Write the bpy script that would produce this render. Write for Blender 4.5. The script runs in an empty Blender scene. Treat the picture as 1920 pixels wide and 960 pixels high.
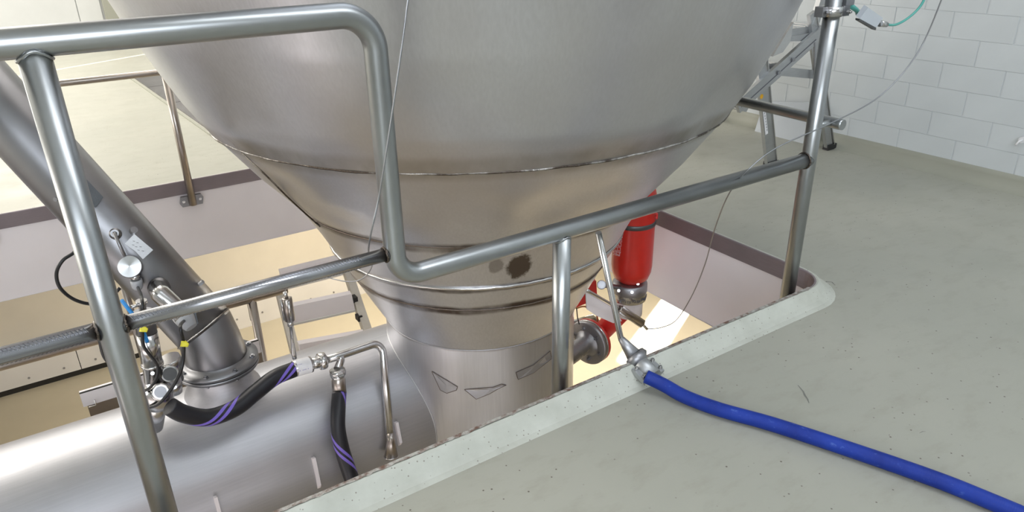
import bpy, bmesh, math, random
from math import sin, cos, pi, radians
from mathutils import Vector as V, Matrix
random.seed(7)
S = bpy.context.scene
COL = S.collection
# ------------------------------------------------------------------ camera
PITCH, YAW, ROLL, F = radians(24.64905), radians(57.01829), radians(-1.15967), 1359.2585
CAM = V((0, 0, 1.35))
_f = V((cos(PITCH)*cos(YAW), cos(PITCH)*sin(YAW), -sin(PITCH)))
_r0 = _f.cross(V((0, 0, 1))).normalized(); _u0 = _r0.cross(_f)
_r = cos(ROLL)*_r0 + sin(ROLL)*_u0; _u = -sin(ROLL)*_r0 + cos(ROLL)*_u0
cd = bpy.data.cameras.new('camera'); cam = bpy.data.objects.new('camera', cd); COL.objects.link(cam)
cam.matrix_world = Matrix((( _r.x, _u.x, -_f.x, CAM.x), (_r.y, _u.y, -_f.y, CAM.y), (_r.z, _u.z, -_f.z, CAM.z), (0, 0, 0, 1)))
cd.sensor_width = 36; cd.lens = F/1920*36; cd.clip_start = 0.05; cd.clip_end = 100
S.camera = cam
# ------------------------------------------------------------------ world, lights, exposure
S.view_settings.view_transform = 'Standard'; S.view_settings.look = 'None'
S.view_settings.gamma = 1; S.view_settings.use_curve_mapping = False
S.view_settings.exposure = 0.15
w = bpy.data.worlds.new('world'); S.world = w; w.use_nodes = True
w.node_tree.nodes['Background'].inputs[0].default_value = (.8, .87, 1, 1)
w.node_tree.nodes['Background'].inputs[1].default_value = .8
def area(name, loc, target, sx, sy, power, color):
    l = bpy.data.lights.new(name, 'AREA'); l.shape = 'RECTANGLE'; l.size = sx; l.size_y = sy; l.energy = power; l.color = color
    o = bpy.data.objects.new(name, l); COL.objects.link(o); o.location = loc
    o.rotation_euler = (V(target)-V(loc)).to_track_quat('-Z', 'Y').to_euler()
    return o
area('window_light_left', (-6.8, 6.5, 2.3), (0, 6.5, 1.9), 7, 2.4, 250, (1, .94, .87))
area('window_light_far', (-2.5, 11.3, 2.6), (-2.5, 4, 1.6), 5, 2.2, 130, (1, .94, .86))
area('far_floor_fill', (-1.2, 8.0, 4.9), (-1.2, 8.0, 0), 6.5, 4.5, 500, (1, .95, .88))  # added overhead fill for the far floor, not a known fixture
area('window_light_back', (-1.0, -4.3, 2.7), (1.4, 2.4, .2), 7, 3.0, 410, (.84, .91, 1))
area('near_overhead_fill', (2.2, -0.8, 4.8), (3.0, 0.6, 0), 3.5, 1.4, 95, (.90, .95, 1))  # added soft fill from above the near floor
area('lower_fill_far', (2.6, 6.2, -.5), (2.4, 6.6, -3), 2.6, 2.0, 120, (1, .88, .73))  # unseen warm fill added for the lower storey, no lamp known there
area('lower_fill_left', (-2.6, 1.2, -1.5), (.4, 4.3, -.4), 2.6, 1.4, 22, (1, .93, .93))  # added fill aimed at the slab faces
area('lower_fill_back', (-.5, -4.2, -1.6), (1.0, 2.4, -.9), 8, 1.7, 115, (.94, .93, 1))  # invented source, added to brighten the neck and drum
area('lower_side_fill', (-6.6, 2.8, -1.6), (1.5, 2.8, -.6), 5, 1.7, 14, (1, .92, .90))  # weak added fill from the left, no window known here
area('lower_fill_right', (4.6, 4.4, -.5), (4.4, 4.0, -3), 1.5, 2.5, 110, (1, .88, .76))  # extra warm fill added under the slab on the right
sd = bpy.data.lights.new('sun', 'SUN'); sun = bpy.data.objects.new('sun', sd); COL.objects.link(sun)
sd.energy = 26; sd.angle = radians(.6); sd.color = (1, .95, .86)
SUND = V((-.88, -.47, -.466)).normalized()
sun.rotation_euler = SUND.to_track_quat('-Z', 'Y').to_euler(); sun.location = (9, 8, 4)

# ------------------------------------------------------------------ helpers
def ray(x, y):
    return ((x-960)/F)*_r - ((y-480)/F)*_u + _f
def at(x, y, X=None, Y=None, Z=None):
    d = ray(x, y)
    if X is not None: t = (X-CAM.x)/d.x
    elif Y is not None: t = (Y-CAM.y)/d.y
    else: t = (Z-CAM.z)/d.z
    return CAM + t*d
def on_cyl(x, y, a, b, r):
    """first point where the view ray through a photo point meets the cylinder a-b"""
    ax = (b-a).normalized(); d = ray(x, y); o = CAM-a
    dd = d - d.dot(ax)*ax; oo = o - o.dot(ax)*ax
    A, B, C = dd.dot(dd), 2*dd.dot(oo), oo.dot(oo)-r*r
    D = B*B-4*A*C
    t = (-B-math.sqrt(max(D, 0)))/(2*A)
    p = CAM+t*d; n = (p-a) - (p-a).dot(ax)*ax
    return p, n.normalized(), ax
def frame(d):
    d = d.normalized(); h = V((0, 0, 1)) if abs(d.z) < .9 else V((1, 0, 0))
    a = d.cross(h).normalized(); return a, d.cross(a).normalized()
class MB:
    def __init__(s): s.v = []; s.f = []; s.uv = []; s.sm = []
    def face(s, idx, uv=None, smooth=True):
        s.f.append(idx); s.uv.append(uv or [(0, 0)]*len(idx)); s.sm.append(smooth)
    def box(s, c, size, R=None, bev=0):
        c = V(c); hx, hy, hz = [q/2 for q in size]; b = len(s.v)
        R = R or Matrix.Identity(3)
        for z in (-1, 1):
            for y in (-1, 1):
                for x in (-1, 1): s.v.append(c + R @ V((x*hx, y*hy, z*hz)))
        for q in ((0, 2, 3, 1), (4, 5, 7, 6), (0, 1, 5, 4), (2, 6, 7, 3), (0, 4, 6, 2), (1, 3, 7, 5)):
            s.face([b+i for i in q], smooth=False)
        return s
    def tube(s, pts, r, n=16, cap=True, ref=None):
        pts = [V(p) for p in pts]; m = len(pts)
        rs = r if isinstance(r, (list, tuple)) else [r]*m
        a = None; L = 0; rings = []
        for i, p in enumerate(pts):
            d = (pts[min(i+1, m-1)] - pts[max(i-1, 0)])
            if d.length < 1e-9: d = V((0, 0, 1))
            d.normalize()
            if a is None: a = (V(ref)-V(ref).dot(d)*d).normalized() if ref else frame(d)[0]
            a = (a - a.dot(d)*d).normalized(); c = d.cross(a)
            if i: L += (p-pts[i-1]).length
            b = len(s.v)
            for k in range(n):
                t = 2*pi*k/n; s.v.append(p + rs[i]*(cos(t)*a + sin(t)*c))
            rings.append((b, L))
        for i in range(m-1):
            b0, l0 = rings[i]; b1, l1 = rings[i+1]
            for k in range(n):
                k2 = (k+1) % n
                s.face([b0+k, b0+k2, b1+k2, b1+k], [(l0, k/n), (l0, (k+1)/n), (l1, (k+1)/n), (l1, k/n)])
        if cap:
            s.face([rings[0][0]+k for k in range(n)][::-1], [(0, .5)]*n, False)
            s.face([rings[-1][0]+k for k in range(n)], [(0, .5)]*n, False)
        return s
    def lathe(s, prof, o, d, n=32, close=False, sharp=True):
        """prof: (radius, distance along d)"""
        o = V(o); d = V(d).normalized(); a, c = frame(d); rings = []
        for (r, h) in prof:
            b = len(s.v)
            for k in range(n):
                t = 2*pi*k/n; s.v.append(o + h*d + r*(cos(t)*a + sin(t)*c))
            rings.append(b)
        for i in range(len(prof)-1):
            flat = sharp and abs(prof[i][1]-prof[i+1][1]) < 1e-6
            for k in range(n):
                k2 = (k+1) % n
                s.face([rings[i]+k, rings[i+1]+k, rings[i+1]+k2, rings[i]+k2], smooth=not flat)
        if close:
            s.face([rings[0]+k for k in range(n)], smooth=False)
            s.face([rings[-1]+k for k in range(n)][::-1], smooth=False)
        return s
    def disc(s, o, d, r, t, n=24):
        return s.lathe([(r, 0), (r, 0), (r, t), (r, t)], o, d, n, close=True)
    def hexbolt(s, o, d, r, t):
        o = V(o); d = V(d).normalized(); s.lathe([(r, 0), (r, t)], o, d, 6, close=True)
        for i in range(-8, -2): s.sm[i] = False
        s.lathe([(r*.55, t), (r*.55, t*1.6)], o, d, 8, close=True); return s
    def poly(s, pts, uv=None):
        b = len(s.v); s.v += [V(p) for p in pts]; s.face(list(range(b, b+len(pts))), uv, False); return s
    def slab(s, pts, off):
        """polygon extruded by off"""
        off = V(off); b = len(s.v); n = len(pts)
        s.v += [V(p) for p in pts] + [V(p)+off for p in pts]
        s.face([b+i for i in range(n)][::-1], smooth=False); s.face([b+n+i for i in range(n)], smooth=False)
        for i in range(n):
            j = (i+1) % n; s.face([b+i, b+j, b+n+j, b+n+i], smooth=False)
        return s
    def build(s, name, m, parent=None, base=None):
        base = V(base) if base is not None else (wl(parent) if parent else V((0, 0, 0)))
        me = bpy.data.meshes.new(name)
        me.from_pydata([v-base for v in s.v], [], s.f)
        ul = me.uv_layers.new(name='UVMap'); fl = []
        for u in s.uv:
            for q in u: fl += [q[0], q[1]]
        ul.data.foreach_set('uv', fl)
        me.polygons.foreach_set('use_smooth', s.sm)
        me.materials.append(m)
        bm = bmesh.new(); bm.from_mesh(me); bmesh.ops.recalc_face_normals(bm, faces=bm.faces[:]); bm.to_mesh(me); bm.free()
        me.update()
        o = bpy.data.objects.new(name, me); COL.objects.link(o)
        if parent: o.parent = parent
        else: o.location = base
        return o
def wl(o):
    p = V(o.location)
    while o.parent: o = o.parent; p += V(o.location)
    return p
def tag(o, label=None, cat=None, group=None, kind=None):
    if label: o['label'] = label
    if cat: o['category'] = cat
    if group: o['group'] = group
    if kind: o['kind'] = kind
    return o
def thing(name, loc, label, cat, group=None):
    o = bpy.data.objects.new(name, None); o.empty_display_size = .05; COL.objects.link(o); o.location = loc
    return tag(o, label, cat, group)
def fillet(pts, r, n=8):
    pts = [V(p) for p in pts]; out = [pts[0]]
    for i in range(1, len(pts)-1):
        p = pts[i]; a = (pts[i-1]-p); b = (pts[i+1]-p); ang = a.angle(b)
        rr = r[i-1] if isinstance(r, (list, tuple)) else r
        t = min(rr/math.tan(ang/2), a.length*.49, b.length*.49); rr = t*math.tan(ang/2)
        p0 = p+a.normalized()*t; p1 = p+b.normalized()*t
        c = p + (a.normalized()+b.normalized()).normalized()*(rr/math.sin(ang/2))
        u = (p0-c); w_ = (p1-c); th = u.angle(w_)
        for k in range(n+1):
            q = k/n; out.append(c + (sin((1-q)*th)*u + sin(q*th)*w_)/sin(th))
    out.append(pts[-1]); return out
def spline(pts, n=8):
    pts = [V(p) for p in pts]; P = [2*pts[0]-pts[1]] + pts + [2*pts[-1]-pts[-2]]; out = []
    for i in range(1, len(P)-2):
        for k in range(n):
            t = k/n; a, b, c, d = P[i-1], P[i], P[i+1], P[i+2]
            out.append(.5*((2*b)+(c-a)*t+(2*a-5*b+4*c-d)*t*t+(3*b-3*c+d-a)*t**3))
    out.append(pts[-1]); return out
# ------------------------------------------------------------------ materials
class N:
    def __init__(s, name):
        s.m = bpy.data.materials.new(name); s.m.use_nodes = True; s.t = s.m.node_tree; s.b = s.t.nodes['Principled BSDF']
        s.tc = s.t.nodes.new('ShaderNodeTexCoord')
    def n(s, typ, **kw):
        q = s.t.nodes.new(typ)
        for k, v in kw.items():
            if k in q.inputs: q.inputs[k].default_value = v
            else: setattr(q, k, v)
        return q
    def l(s, a, b): s.t.links.new(a, b)
    def map(s, scale, src='Object', rot=(0, 0, 0)):
        q = s.n('ShaderNodeMapping'); q.inputs['Scale'].default_value = scale; q.inputs['Rotation'].default_value = rot
        s.l(s.tc.outputs[src], q.inputs['Vector']); return q.outputs[0]
    def noise(s, scale, vec, detail=4, rough=.55):
        q = s.n('ShaderNodeTexNoise', Scale=scale, Detail=detail, Roughness=rough); s.l(vec, q.inputs['Vector']); return q.outputs['Fac']
    def ramp(s, fac, stops, interp='LINEAR'):
        q = s.n('ShaderNodeValToRGB'); q.color_ramp.interpolation = interp; e = q.color_ramp.elements
        while len(e) < len(stops): e.new(.5)
        for i, (p, c) in enumerate(stops):
            e[i].position = p; e[i].color = (*c, 1) if isinstance(c, tuple) else (c, c, c, 1)
        s.l(fac, q.inputs[0]); return q.outputs[0]
    def mix(s, fac, a, b, blend='MIX'):
        q = s.n('ShaderNodeMix', data_type='RGBA', blend_type=blend)
        for k, v in ((0, fac), (6, a), (7, b)):
            if hasattr(v, 'links'): s.l(v, q.inputs[k])
            else: q.inputs[k].default_value = (*v, 1) if isinstance(v, tuple) else v
        return q.outputs[2]
    def bump(s, h, strength, dist=.01):
        q = s.n('ShaderNodeBump', Strength=strength, Distance=dist); s.l(h, q.inputs['Height'])
        if s.b.inputs['Normal'].links: s.l(s.b.inputs['Normal'].links[0].from_socket, q.inputs['Normal'])
        s.l(q.outputs[0], s.b.inputs['Normal'])
    def set(s, **kw):
        for k, v in kw.items():
            k = k.replace('_', ' ')
            if hasattr(v, 'links'): s.l(v, s.b.inputs[k])
            else: s.b.inputs[k].default_value = (*v, 1) if isinstance(v, tuple) else v
        return s
def steel(name, col=(.55, .55, .55), rough=.34, blotch=.12, grain=(3, 3, 60), dent=0, grainb=.04, var=None, metal=1.0):
    q = N(name)
    big = q.noise(2.2, q.map((1, 1, 1)), 3); g = q.noise(6, q.map(grain), 3)
    c2 = var or tuple(x*.72 for x in col)
    c = q.mix(q.ramp(big, [(.35, 0.), (.68, 1.)]), col, c2)
    c = q.mix(q.ramp(g, [(.3, 0.), (.75, .35)]), c, tuple(x*.7 for x in col))
    q.set(Base_Color=c, Metallic=metal)
    r = q.n('ShaderNodeMapRange'); r.inputs[3].default_value = rough-blotch; r.inputs[4].default_value = rough+blotch
    q.l(q.noise(5, q.map((1, 1, 1)), 4), r.inputs[0]); q.l(r.outputs[0], q.b.inputs['Roughness'])
    if grainb: q.bump(g, grainb, .004)
    if dent: q.bump(q.noise(1.6, q.map((1, 1, .8)), 2), dent, .08)
    return q
def plain(name, col, rough=.5, metal=0., spec=.5):
    q = N(name); n_ = q.noise(30, q.map((1, 1, 1)), 3)
    q.set(Base_Color=q.mix(n_, tuple(x*.86 for x in col), tuple(min(1, x*1.1) for x in col)), Roughness=rough, Metallic=metal)
    q.b.inputs['Specular IOR Level'].default_value = spec
    return q.m
M = {}
M['tube'] = steel('brushed_tube_steel', (.44, .455, .46), .33, .08, (4, 4, 4), grainb=.03).m
M['tubewarm'] = steel('warm_tube_steel', (.46, .41, .37), .3, .08, (4, 4, 4), grainb=.03).m
M['bright'] = steel('polished_steel', (.68, .67, .66), .22, .06, (5, 5, 5), grainb=.02).m
M['pipe'] = steel('satin_pipe_steel', (.34, .34, .355), .38, .06, (2, 2, 2), grainb=.02).m
M['cast'] = steel('dull_cast_steel', (.42, .42, .44), .45, .08, (20, 20, 20), grainb=.1).m
M['alu'] = steel('aluminium', (.60, .61, .62), .46, .06, (3, 3, 20), grainb=.02).m
M['tag'] = steel('tag_aluminium', (.8, .81, .83), .4, .05, (30, 30, 30), grainb=.1).m
M['darktag'] = steel('dark_plate', (.16, .17, .18), .45, .05, (40, 40, 40), grainb=.2).m
M['drum'] = steel('drum_steel', (.47, .47, .495), .43, .05, (1, 20, 20), grainb=.015, dent=.07, var=(.40, .40, .415), metal=.85).m
q = steel('weld_bead', (.66, .64, .61), .25, .1, (40, 40, 40), grainb=.5)
q.set(Base_Color=q.mix(q.ramp(q.noise(3.2, q.map((1, 1, 1)), 5, .7), [(.40, 0.), (.52, 1.)]), (.68, .66, .63), (.11, .09, .075))); M['weld'] = q.m
M['welddark'] = steel('tinted_weld', (.20, .165, .14), .35, .1, (40, 40, 40), grainb=.5).m
# hopper shell: upright grain plus brown heat tint beside each ring seam
q = steel('hopper_steel', (.68, .685, .715), .36, .09, (22, 22, .8), dent=.30, grainb=.012, var=(.58, .58, .61), metal=.88)
base = q.b.inputs['Base Color'].links[0].from_socket
sep = q.n('ShaderNodeSeparateXYZ'); q.l(q.tc.outputs['Object'], sep.inputs[0])
wob = q.n('ShaderNodeMath', operation='MULTIPLY_ADD'); q.l(q.noise(3.5, q.map((1, 1, .2)), 4), wob.inputs[0]); wob.inputs[1].default_value = .05; q.l(sep.outputs[2], wob.inputs[2])
HB = []   # filled: bands (z, half width, strength, colour)
for z, hw, st, colr in ((.745, .05, .75, (.25, .22, .18)), (.378, .026, .95, (.10, .08, .065)), (.160, .018, .95, (.09, .07, .06)), (.040, .026, 1.0, (.10, .075, .065)), (-.225, .01, .5, (.28, .25, .24))):
    d_ = q.n('ShaderNodeMath', operation='SUBTRACT'); q.l(wob.outputs[0], d_.inputs[0]); d_.inputs[1].default_value = z+1.7
    a_ = q.n('ShaderNodeMath', operation='ABSOLUTE'); q.l(d_.outputs[0], a_.inputs[0])
    mr = q.n('ShaderNodeMapRange'); mr.interpolation_type = 'SMOOTHSTEP'
    mr.inputs[1].default_value = hw*.45; mr.inputs[2].default_value = hw*1.2; mr.inputs[3].default_value = st; mr.inputs[4].default_value = 0
    q.l(a_.outputs[0], mr.inputs[0])
    pat = q.ramp(q.noise(7, q.map((1, 1, .3)), 4), [(.3, .35), (.6, 1.)])
    mm = q.n('ShaderNodeMath', operation='MULTIPLY'); q.l(mr.outputs[0], mm.inputs[0]); q.l(pat, mm.inputs[1])
    base = q.mix(mm.outputs[0], base, colr)
# broad brownish cast and local stains (wear with a shape of its own)
base = q.mix(q.ramp(q.noise(1.1, q.map((1, 1, .7)), 3), [(.42, 0.), (.66, .45)]), base, (.46, .42, .39))
def hspot(p, r, colr, st):
    global base
    sc_ = q.n('ShaderNodeVectorMath', operation='SUBTRACT'); q.l(q.tc.outputs['Object'], sc_.inputs[0]); sc_.inputs[1].default_value = p
    m_ = q.n('ShaderNodeVectorMath', operation='MULTIPLY'); q.l(sc_.outputs[0], m_.inputs[0]); m_.inputs[1].default_value = (1.5, 1.5, .7)
    ln = q.n('ShaderNodeVectorMath', operation='LENGTH'); q.l(m_.outputs[0], ln.inputs[0])
    ad = q.n('ShaderNodeMath', operation='MULTIPLY_ADD'); q.l(q.noise(11, q.map((1, 1, .45)), 5, .75), ad.inputs[0]); ad.inputs[1].default_value = -r*2.1; q.l(ln.outputs['Value'], ad.inputs[2])
    base = q.mix(q.ramp(ad.outputs[0], [(0, st), (max(r*.35, .004), 0.)]), base, colr)
for px_, r_, st_ in (((975, 500), .055, .95), ((1352, 232), .03, .5), ((930, 500), .03, .5)):
    bb = None; d = ray(*px_)
    for i in range(400, 3200):
        P_ = CAM+i*.0015*d; rr = math.hypot(P_.x-1.505, P_.y-2.6)
        if P_.z < .70 and rr < .577+(P_.z-.014)*(.751-.577)/(.353-.014) or P_.z >= .70 and rr < 1.031+(P_.z-.706)*.5: bb = P_; break
    if bb: hspot((bb.x-1.505, bb.y-2.6, bb.z+1.7), r_, (.10, .075, .06), st_)
q.l(base, q.b.inputs['Base Color']); M['hopper'] = q.m
# painted floor: grey green epoxy with pinholes, scuffs and stains
q = N('floor_coating'); o1 = q.map((1, 1, 1))
c = q.mix(q.ramp(q.noise(1.3, o1, 5, .6), [(.35, 0.), (.7, 1.)]), (.38, .375, .32), (.34, .34, .29))
c = q.mix(q.ramp(q.noise(7, q.map((1, 2.2, 1), rot=(0, 0, .5)), 6, .65), [(.50, 0.), (.8, .45)]), c, (.25, .235, .185))
vo = q.n('ShaderNodeTexVoronoi', Scale=30.0); q.l(o1, vo.inputs['Vector'])
dots = q.ramp(vo.outputs['Distance'], [(.06, 1.), (.10, 0.)])
msk = q.ramp(q.noise(2.3, o1, 2), [(.38, 0.), (.52, 1.)])
mm = q.n('ShaderNodeMath', operation='MULTIPLY'); q.l(dots, mm.inputs[0]); q.l(msk, mm.inputs[1])
c = q.mix(mm.outputs[0], c, (.10, .085, .065))
q.set(Base_Color=c, Roughness=q.ramp(q.noise(4, o1, 4), [(.3, .34), (.7, .5)]))
q.b.inputs['Specular IOR Level'].default_value = .42
q.bump(q.noise(40, o1, 4), .06, .004); q.bump(q.noise(3, o1, 3), .10, .01); M['floor'] = q.m
q = N('kerb_coating'); o1 = q.map((1, 1, 1))
c = q.mix(q.ramp(q.noise(9, o1, 5, .6), [(.3, 0.), (.75, 1.)]), (.53, .54, .48), (.42, .425, .37))
vo = q.n('ShaderNodeTexVoronoi', Scale=60.0); q.l(o1, vo.inputs['Vector'])
c = q.mix(q.ramp(vo.outputs['Distance'], [(.09, .8), (.15, 0.)]), c, (.16, .13, .10))
q.set(Base_Color=c, Roughness=.5); q.bump(q.noise(30, o1, 5), .25, .005); M['kerb'] = q.m
q = N('rusty_angle_steel'); o1 = q.map((1, 1, 1))
c = q.mix(q.ramp(q.noise(35, o1, 6, .7), [(.42, 0.), (.6, 1.)]), (.42, .41, .38), (.13, .07, .05))
q.set(Base_Color=c, Roughness=.6); q.bump(q.noise(60, o1, 4), .4, .004); M['rust'] = q.m
M['angle'] = steel('edge_angle_steel', (.27, .225, .235), .5, .08, (3, 3, 30), grainb=.05, metal=.35).m
def paint(name, col, rough=.6, bumps=.08, sc=25):
    q = N(name); o1 = q.map((1, 1, 1))
    q.set(Base_Color=q.mix(q.ramp(q.noise(2.5, o1, 5), [(.3, 0.), (.7, 1.)]), col, tuple(x*.93 for x in col)), Roughness=rough)
    q.bump(q.noise(sc, o1, 4), bumps, .004); return q.m
M['block'] = paint('white_block_paint', (.62, .65, .66), .5, .18, 30)
M['mortar'] = paint('white_mortar_paint', (.60, .62, .61), .6, .1)
M['skirt'] = paint('skirting_coating', (.32, .32, .265), .5, .1)
M['slab'] = paint('slab_paint', (.84, .79, .80), .6, .1)
M['lowwall'] = paint('cream_paint', (.70, .66, .56), .6, .05)
M['lowfloor'] = paint('lower_floor_coating', (.62, .57, .44), .45, .05)
M['white'] = paint('white_panel', (.74, .73, .70), .45, .02)
M['ceil'] = paint('ceiling_paint', (.62, .63, .62), .7, .05)
M['farwall'] = paint('far_wall_panel', (.62, .63, .62), .5, .02)
M['black'] = plain('black_rubber', (.016, .016, .018), .45)
M['cable'] = plain('black_cable', (.013, .013, .014), .35)
M['blackgap'] = plain('black_seal', (.014, .013, .01), .6)
M['red'] = plain('red_enamel', (.53, .022, .014), .28)
M['redhot'] = plain('bright_red_enamel', (.66, .04, .035), .35)
M['yellow'] = plain('yellow_tag', (.72, .66, .04), .5)
M['blue'] = plain('blue_air_line', (.02, .24, .62), .35)
M['cap'] = plain('dark_grey_cap', (.10, .10, .10), .4, .6)
M['teal'] = plain('teal_hose', (.09, .36, .31), .3)
M['wire'] = steel('wire_rope', (.42, .43, .45), .4, .05, (60, 60, 60)).m
M['orange'] = plain('amber_sticker', (.72, .38, .01), .4)
M['lilac'] = plain('lilac_sticker', (.45, .43, .60), .5)
M['sticker'] = plain('white_sticker', (.78, .77, .78), .5)
M['ink'] = plain('dark_ink', (.12, .12, .14), .6)
M['whiteink'] = plain('pale_pink_print', (.75, .5, .52), .5)
M['greygland'] = plain('grey_cable_gland', (.42, .43, .45), .4)
M['scuff'] = plain('dark_scuff', (.17, .17, .15), .7)
M['plate'] = steel('dark_floor_plate', (.30, .28, .29), .32, .08, (2, 30, 2), grainb=.05).m
M['sheen_panel'] = paint('pale_sheen_panel', (.47, .50, .53), .5, .02)  # bluish wall reflection put into a colour, reused on the box casing
M['pvc'] = plain('dirty_ladder_end', (.5, .47, .42), .5)
# blue hose with light scuffs
q = N('blue_hose'); uvm = q.map((1, 1, 1), 'UV')
c = q.mix(q.ramp(q.noise(9, q.map((1, 1, 1)), 4), [(.3, 0.), (.7, 1.)]), (.006, .022, .20), (.010, .038, .30))
scr = q.noise(26, q.map((1.2, .25, 1), 'UV', rot=(0, 0, .3)), 5, .7)
c = q.mix(q.ramp(scr, [(.60, 0.), (.72, .5)]), c, (.10, .18, .52)); q.set(Base_Color=c, Roughness=.5); q.b.inputs['Specular IOR Level'].default_value = .3
wv = q.n('ShaderNodeTexWave', Scale=60.0, bands_direction='X'); q.l(uvm, wv.inputs['Vector']); q.bump(wv.outputs['Fac'], .08, .002)
M['bluehose'] = q.m
# black hose, pair of violet stripes wound round it
def striped(name, turns, off):
    q = N(name); sp = q.n('ShaderNodeSeparateXYZ'); q.l(q.tc.outputs['UV'], sp.inputs[0])
    k = q.n('ShaderNodeMath', operation='MULTIPLY_ADD'); q.l(sp.outputs[0], k.inputs[0]); k.inputs[1].default_value = turns; q.l(sp.outputs[1], k.inputs[2])
    a = q.n('ShaderNodeMath', operation='ADD'); q.l(k.outputs[0], a.inputs[0]); a.inputs[1].default_value = off
    f = q.n('ShaderNodeMath', operation='FRACT'); q.l(a.outputs[0], f.inputs[0])
    st = q.ramp(f.outputs[0], [(0, 0.), (.06, 1.), (.13, 0.), (.19, 1.), (.26, 0.)], 'CONSTANT')
    q.set(Base_Color=q.mix(st, (.010, .010, .014), (.19, .13, .55)), Roughness=.42)
    q.bump(q.noise(90, q.map((1, 1, 1)), 3), .15, .002); return q.m
M['stripe1'] = striped('striped_hose_long', 3.3, .37); M['stripe2'] = striped('striped_hose_short', 3.6, .02)
# mid rail: fine machined ridges over satin steel
q = steel('ridged_rail_steel', (.46, .46, .48), .25, .06, (4, 4, 4), grainb=.02)
M['midrail'] = q.m

# ================================================================== SETTING
X0, X1, Y0, Y1 = -2.2, 2.43, 1.46, 4.33     # clear opening in the floor
ZB = -.42                                   # underside of the slab
def loop(off=0., rad=.12, n=8):
    r = max(rad+off, .01); x0, x1, y0, y1 = X0-off, X1+off, Y0-off, Y1+off; out = []
    for cx, cy, a0 in ((x1-r, y0+r, -90), (x1-r, y1-r, 0), (x0+r, y1-r, 90), (x0+r, y0+r, 180)):
        for k in range(n+1):
            a = radians(a0+90*k/n); out.append((cx+r*cos(a), cy+r*sin(a)))
    return out
def holed(name, z, mat, rect, off=0.):
    bm = bmesh.new(); ed = []
    for ring in (loop(off), [(rect[0], rect[2]), (rect[1], rect[2]), (rect[1], rect[3]), (rect[0], rect[3])]):
        vs = [bm.verts.new((x, y, z)) for x, y in ring]
        ed += [bm.edges.new((vs[i], vs[(i+1) % len(vs)])) for i in range(len(vs))]
    bmesh.ops.triangle_fill(bm, edges=ed, use_beauty=True)
    me = bpy.data.meshes.new(name); bm.to_mesh(me); bm.free(); me.materials.append(mat)
    o = bpy.data.objects.new(name, me); COL.objects.link(o); o['kind'] = 'structure'; return o
def struct(name, mb, m, parent=None):
    o = mb.build(name, m, parent)
    if not parent: o['kind'] = 'structure'
    return o
def band(prof, rad=.12):
    """sweep a profile (offset, z) round the opening"""
    mb = MB(); n = None; rows = []
    for off, z in prof:
        pts = loop(off, rad); b = len(mb.v); mb.v += [V((x, y, z)) for x, y in pts]; rows.append(b); n = len(pts)
    for i in range(len(prof)-1):
        for k in range(n):
            k2 = (k+1) % n; mb.face([rows[i]+k, rows[i]+k2, rows[i+1]+k2, rows[i+1]+k], smooth=False)
    return mb
RECT = (-6.9, 4.24, -4.5, 11.5)
holed('floor', 0, M['floor'], RECT, .055)
holed('ceiling_lower', ZB, M['ceil'], (-6.9, 9.0, -4.5, 11.5))
struct('trim_opening', band([(.004, -.025), (.004, ZB)]), M['slab'])
struct('trim_kerb', band([(.005, .0505), (.012, .052), (.022, .046), (.05, .016), (.066, .006), (.085, -.001)]), M['kerb'])
struct('trim_edge_angle', band([(.002, -.03), (-.004, -.028), (-.004, .046), (-.002, .0505), (.005, .051)]), M['angle'])
# rust flakes along the near lip, uneven
mb = MB(); rows = []
for i in range(240):
    x = -.6 + i*(2.31+.6)/239
    a = .004+.005*random.random()**2 + (.006 if random.random() < .06 else 0)
    rows.append(len(mb.v)); mb.v += [V((x, Y0+.0045, .046)), V((x, Y0+.0035, .0525)), V((x, Y0-.004-a, .0535))]
for i in range(239):
    for k in (0, 1): mb.face([rows[i]+k, rows[i+1]+k, rows[i+1]+k+1, rows[i]+k+1], smooth=False)
struct('trim_rusty_lip', mb, M['rust'])
struct('ceiling', MB().box((-1.33, 3.5, 5.05), (11.14, 16, .1)), M['ceil'])
struct('wall_back', MB().box((-1.33, -4.55, 2.3), (11.14, .1, 5.4)), M['ceil'])
struct('wall_left', MB().box((-6.95, 3.5, 2.3), (.1, 16, 5.4)), M['farwall'])
wf = struct('wall_far', MB().box((-1.33, 11.58, 2.3), (11.14, .1, 5.4)), M['farwall'])
def panels(parent, edges, y, z0, z1, m, d=.03, gap=.012):
    for a, b in zip(edges, edges[1:]):
        MB().box(((a+b)/2, y, (z0+z1)/2), (b-a-gap, d, z1-z0)).build('panel', m, parent)
panels(wf, [-5.9, -4.6, -3.3, -2.0, -.7, .74, 1.02], 11.52, .02, 4.9, M['farwall'])
MB().box((1.12, 11.40, 2.4), (.16, .2, 4.8)).build('column', M['skirt'], wf)
wr = struct('wall_right', MB().box((4.31, 3.5, 2.3), (.12, 16, 5.4)), M['block'])
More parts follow.
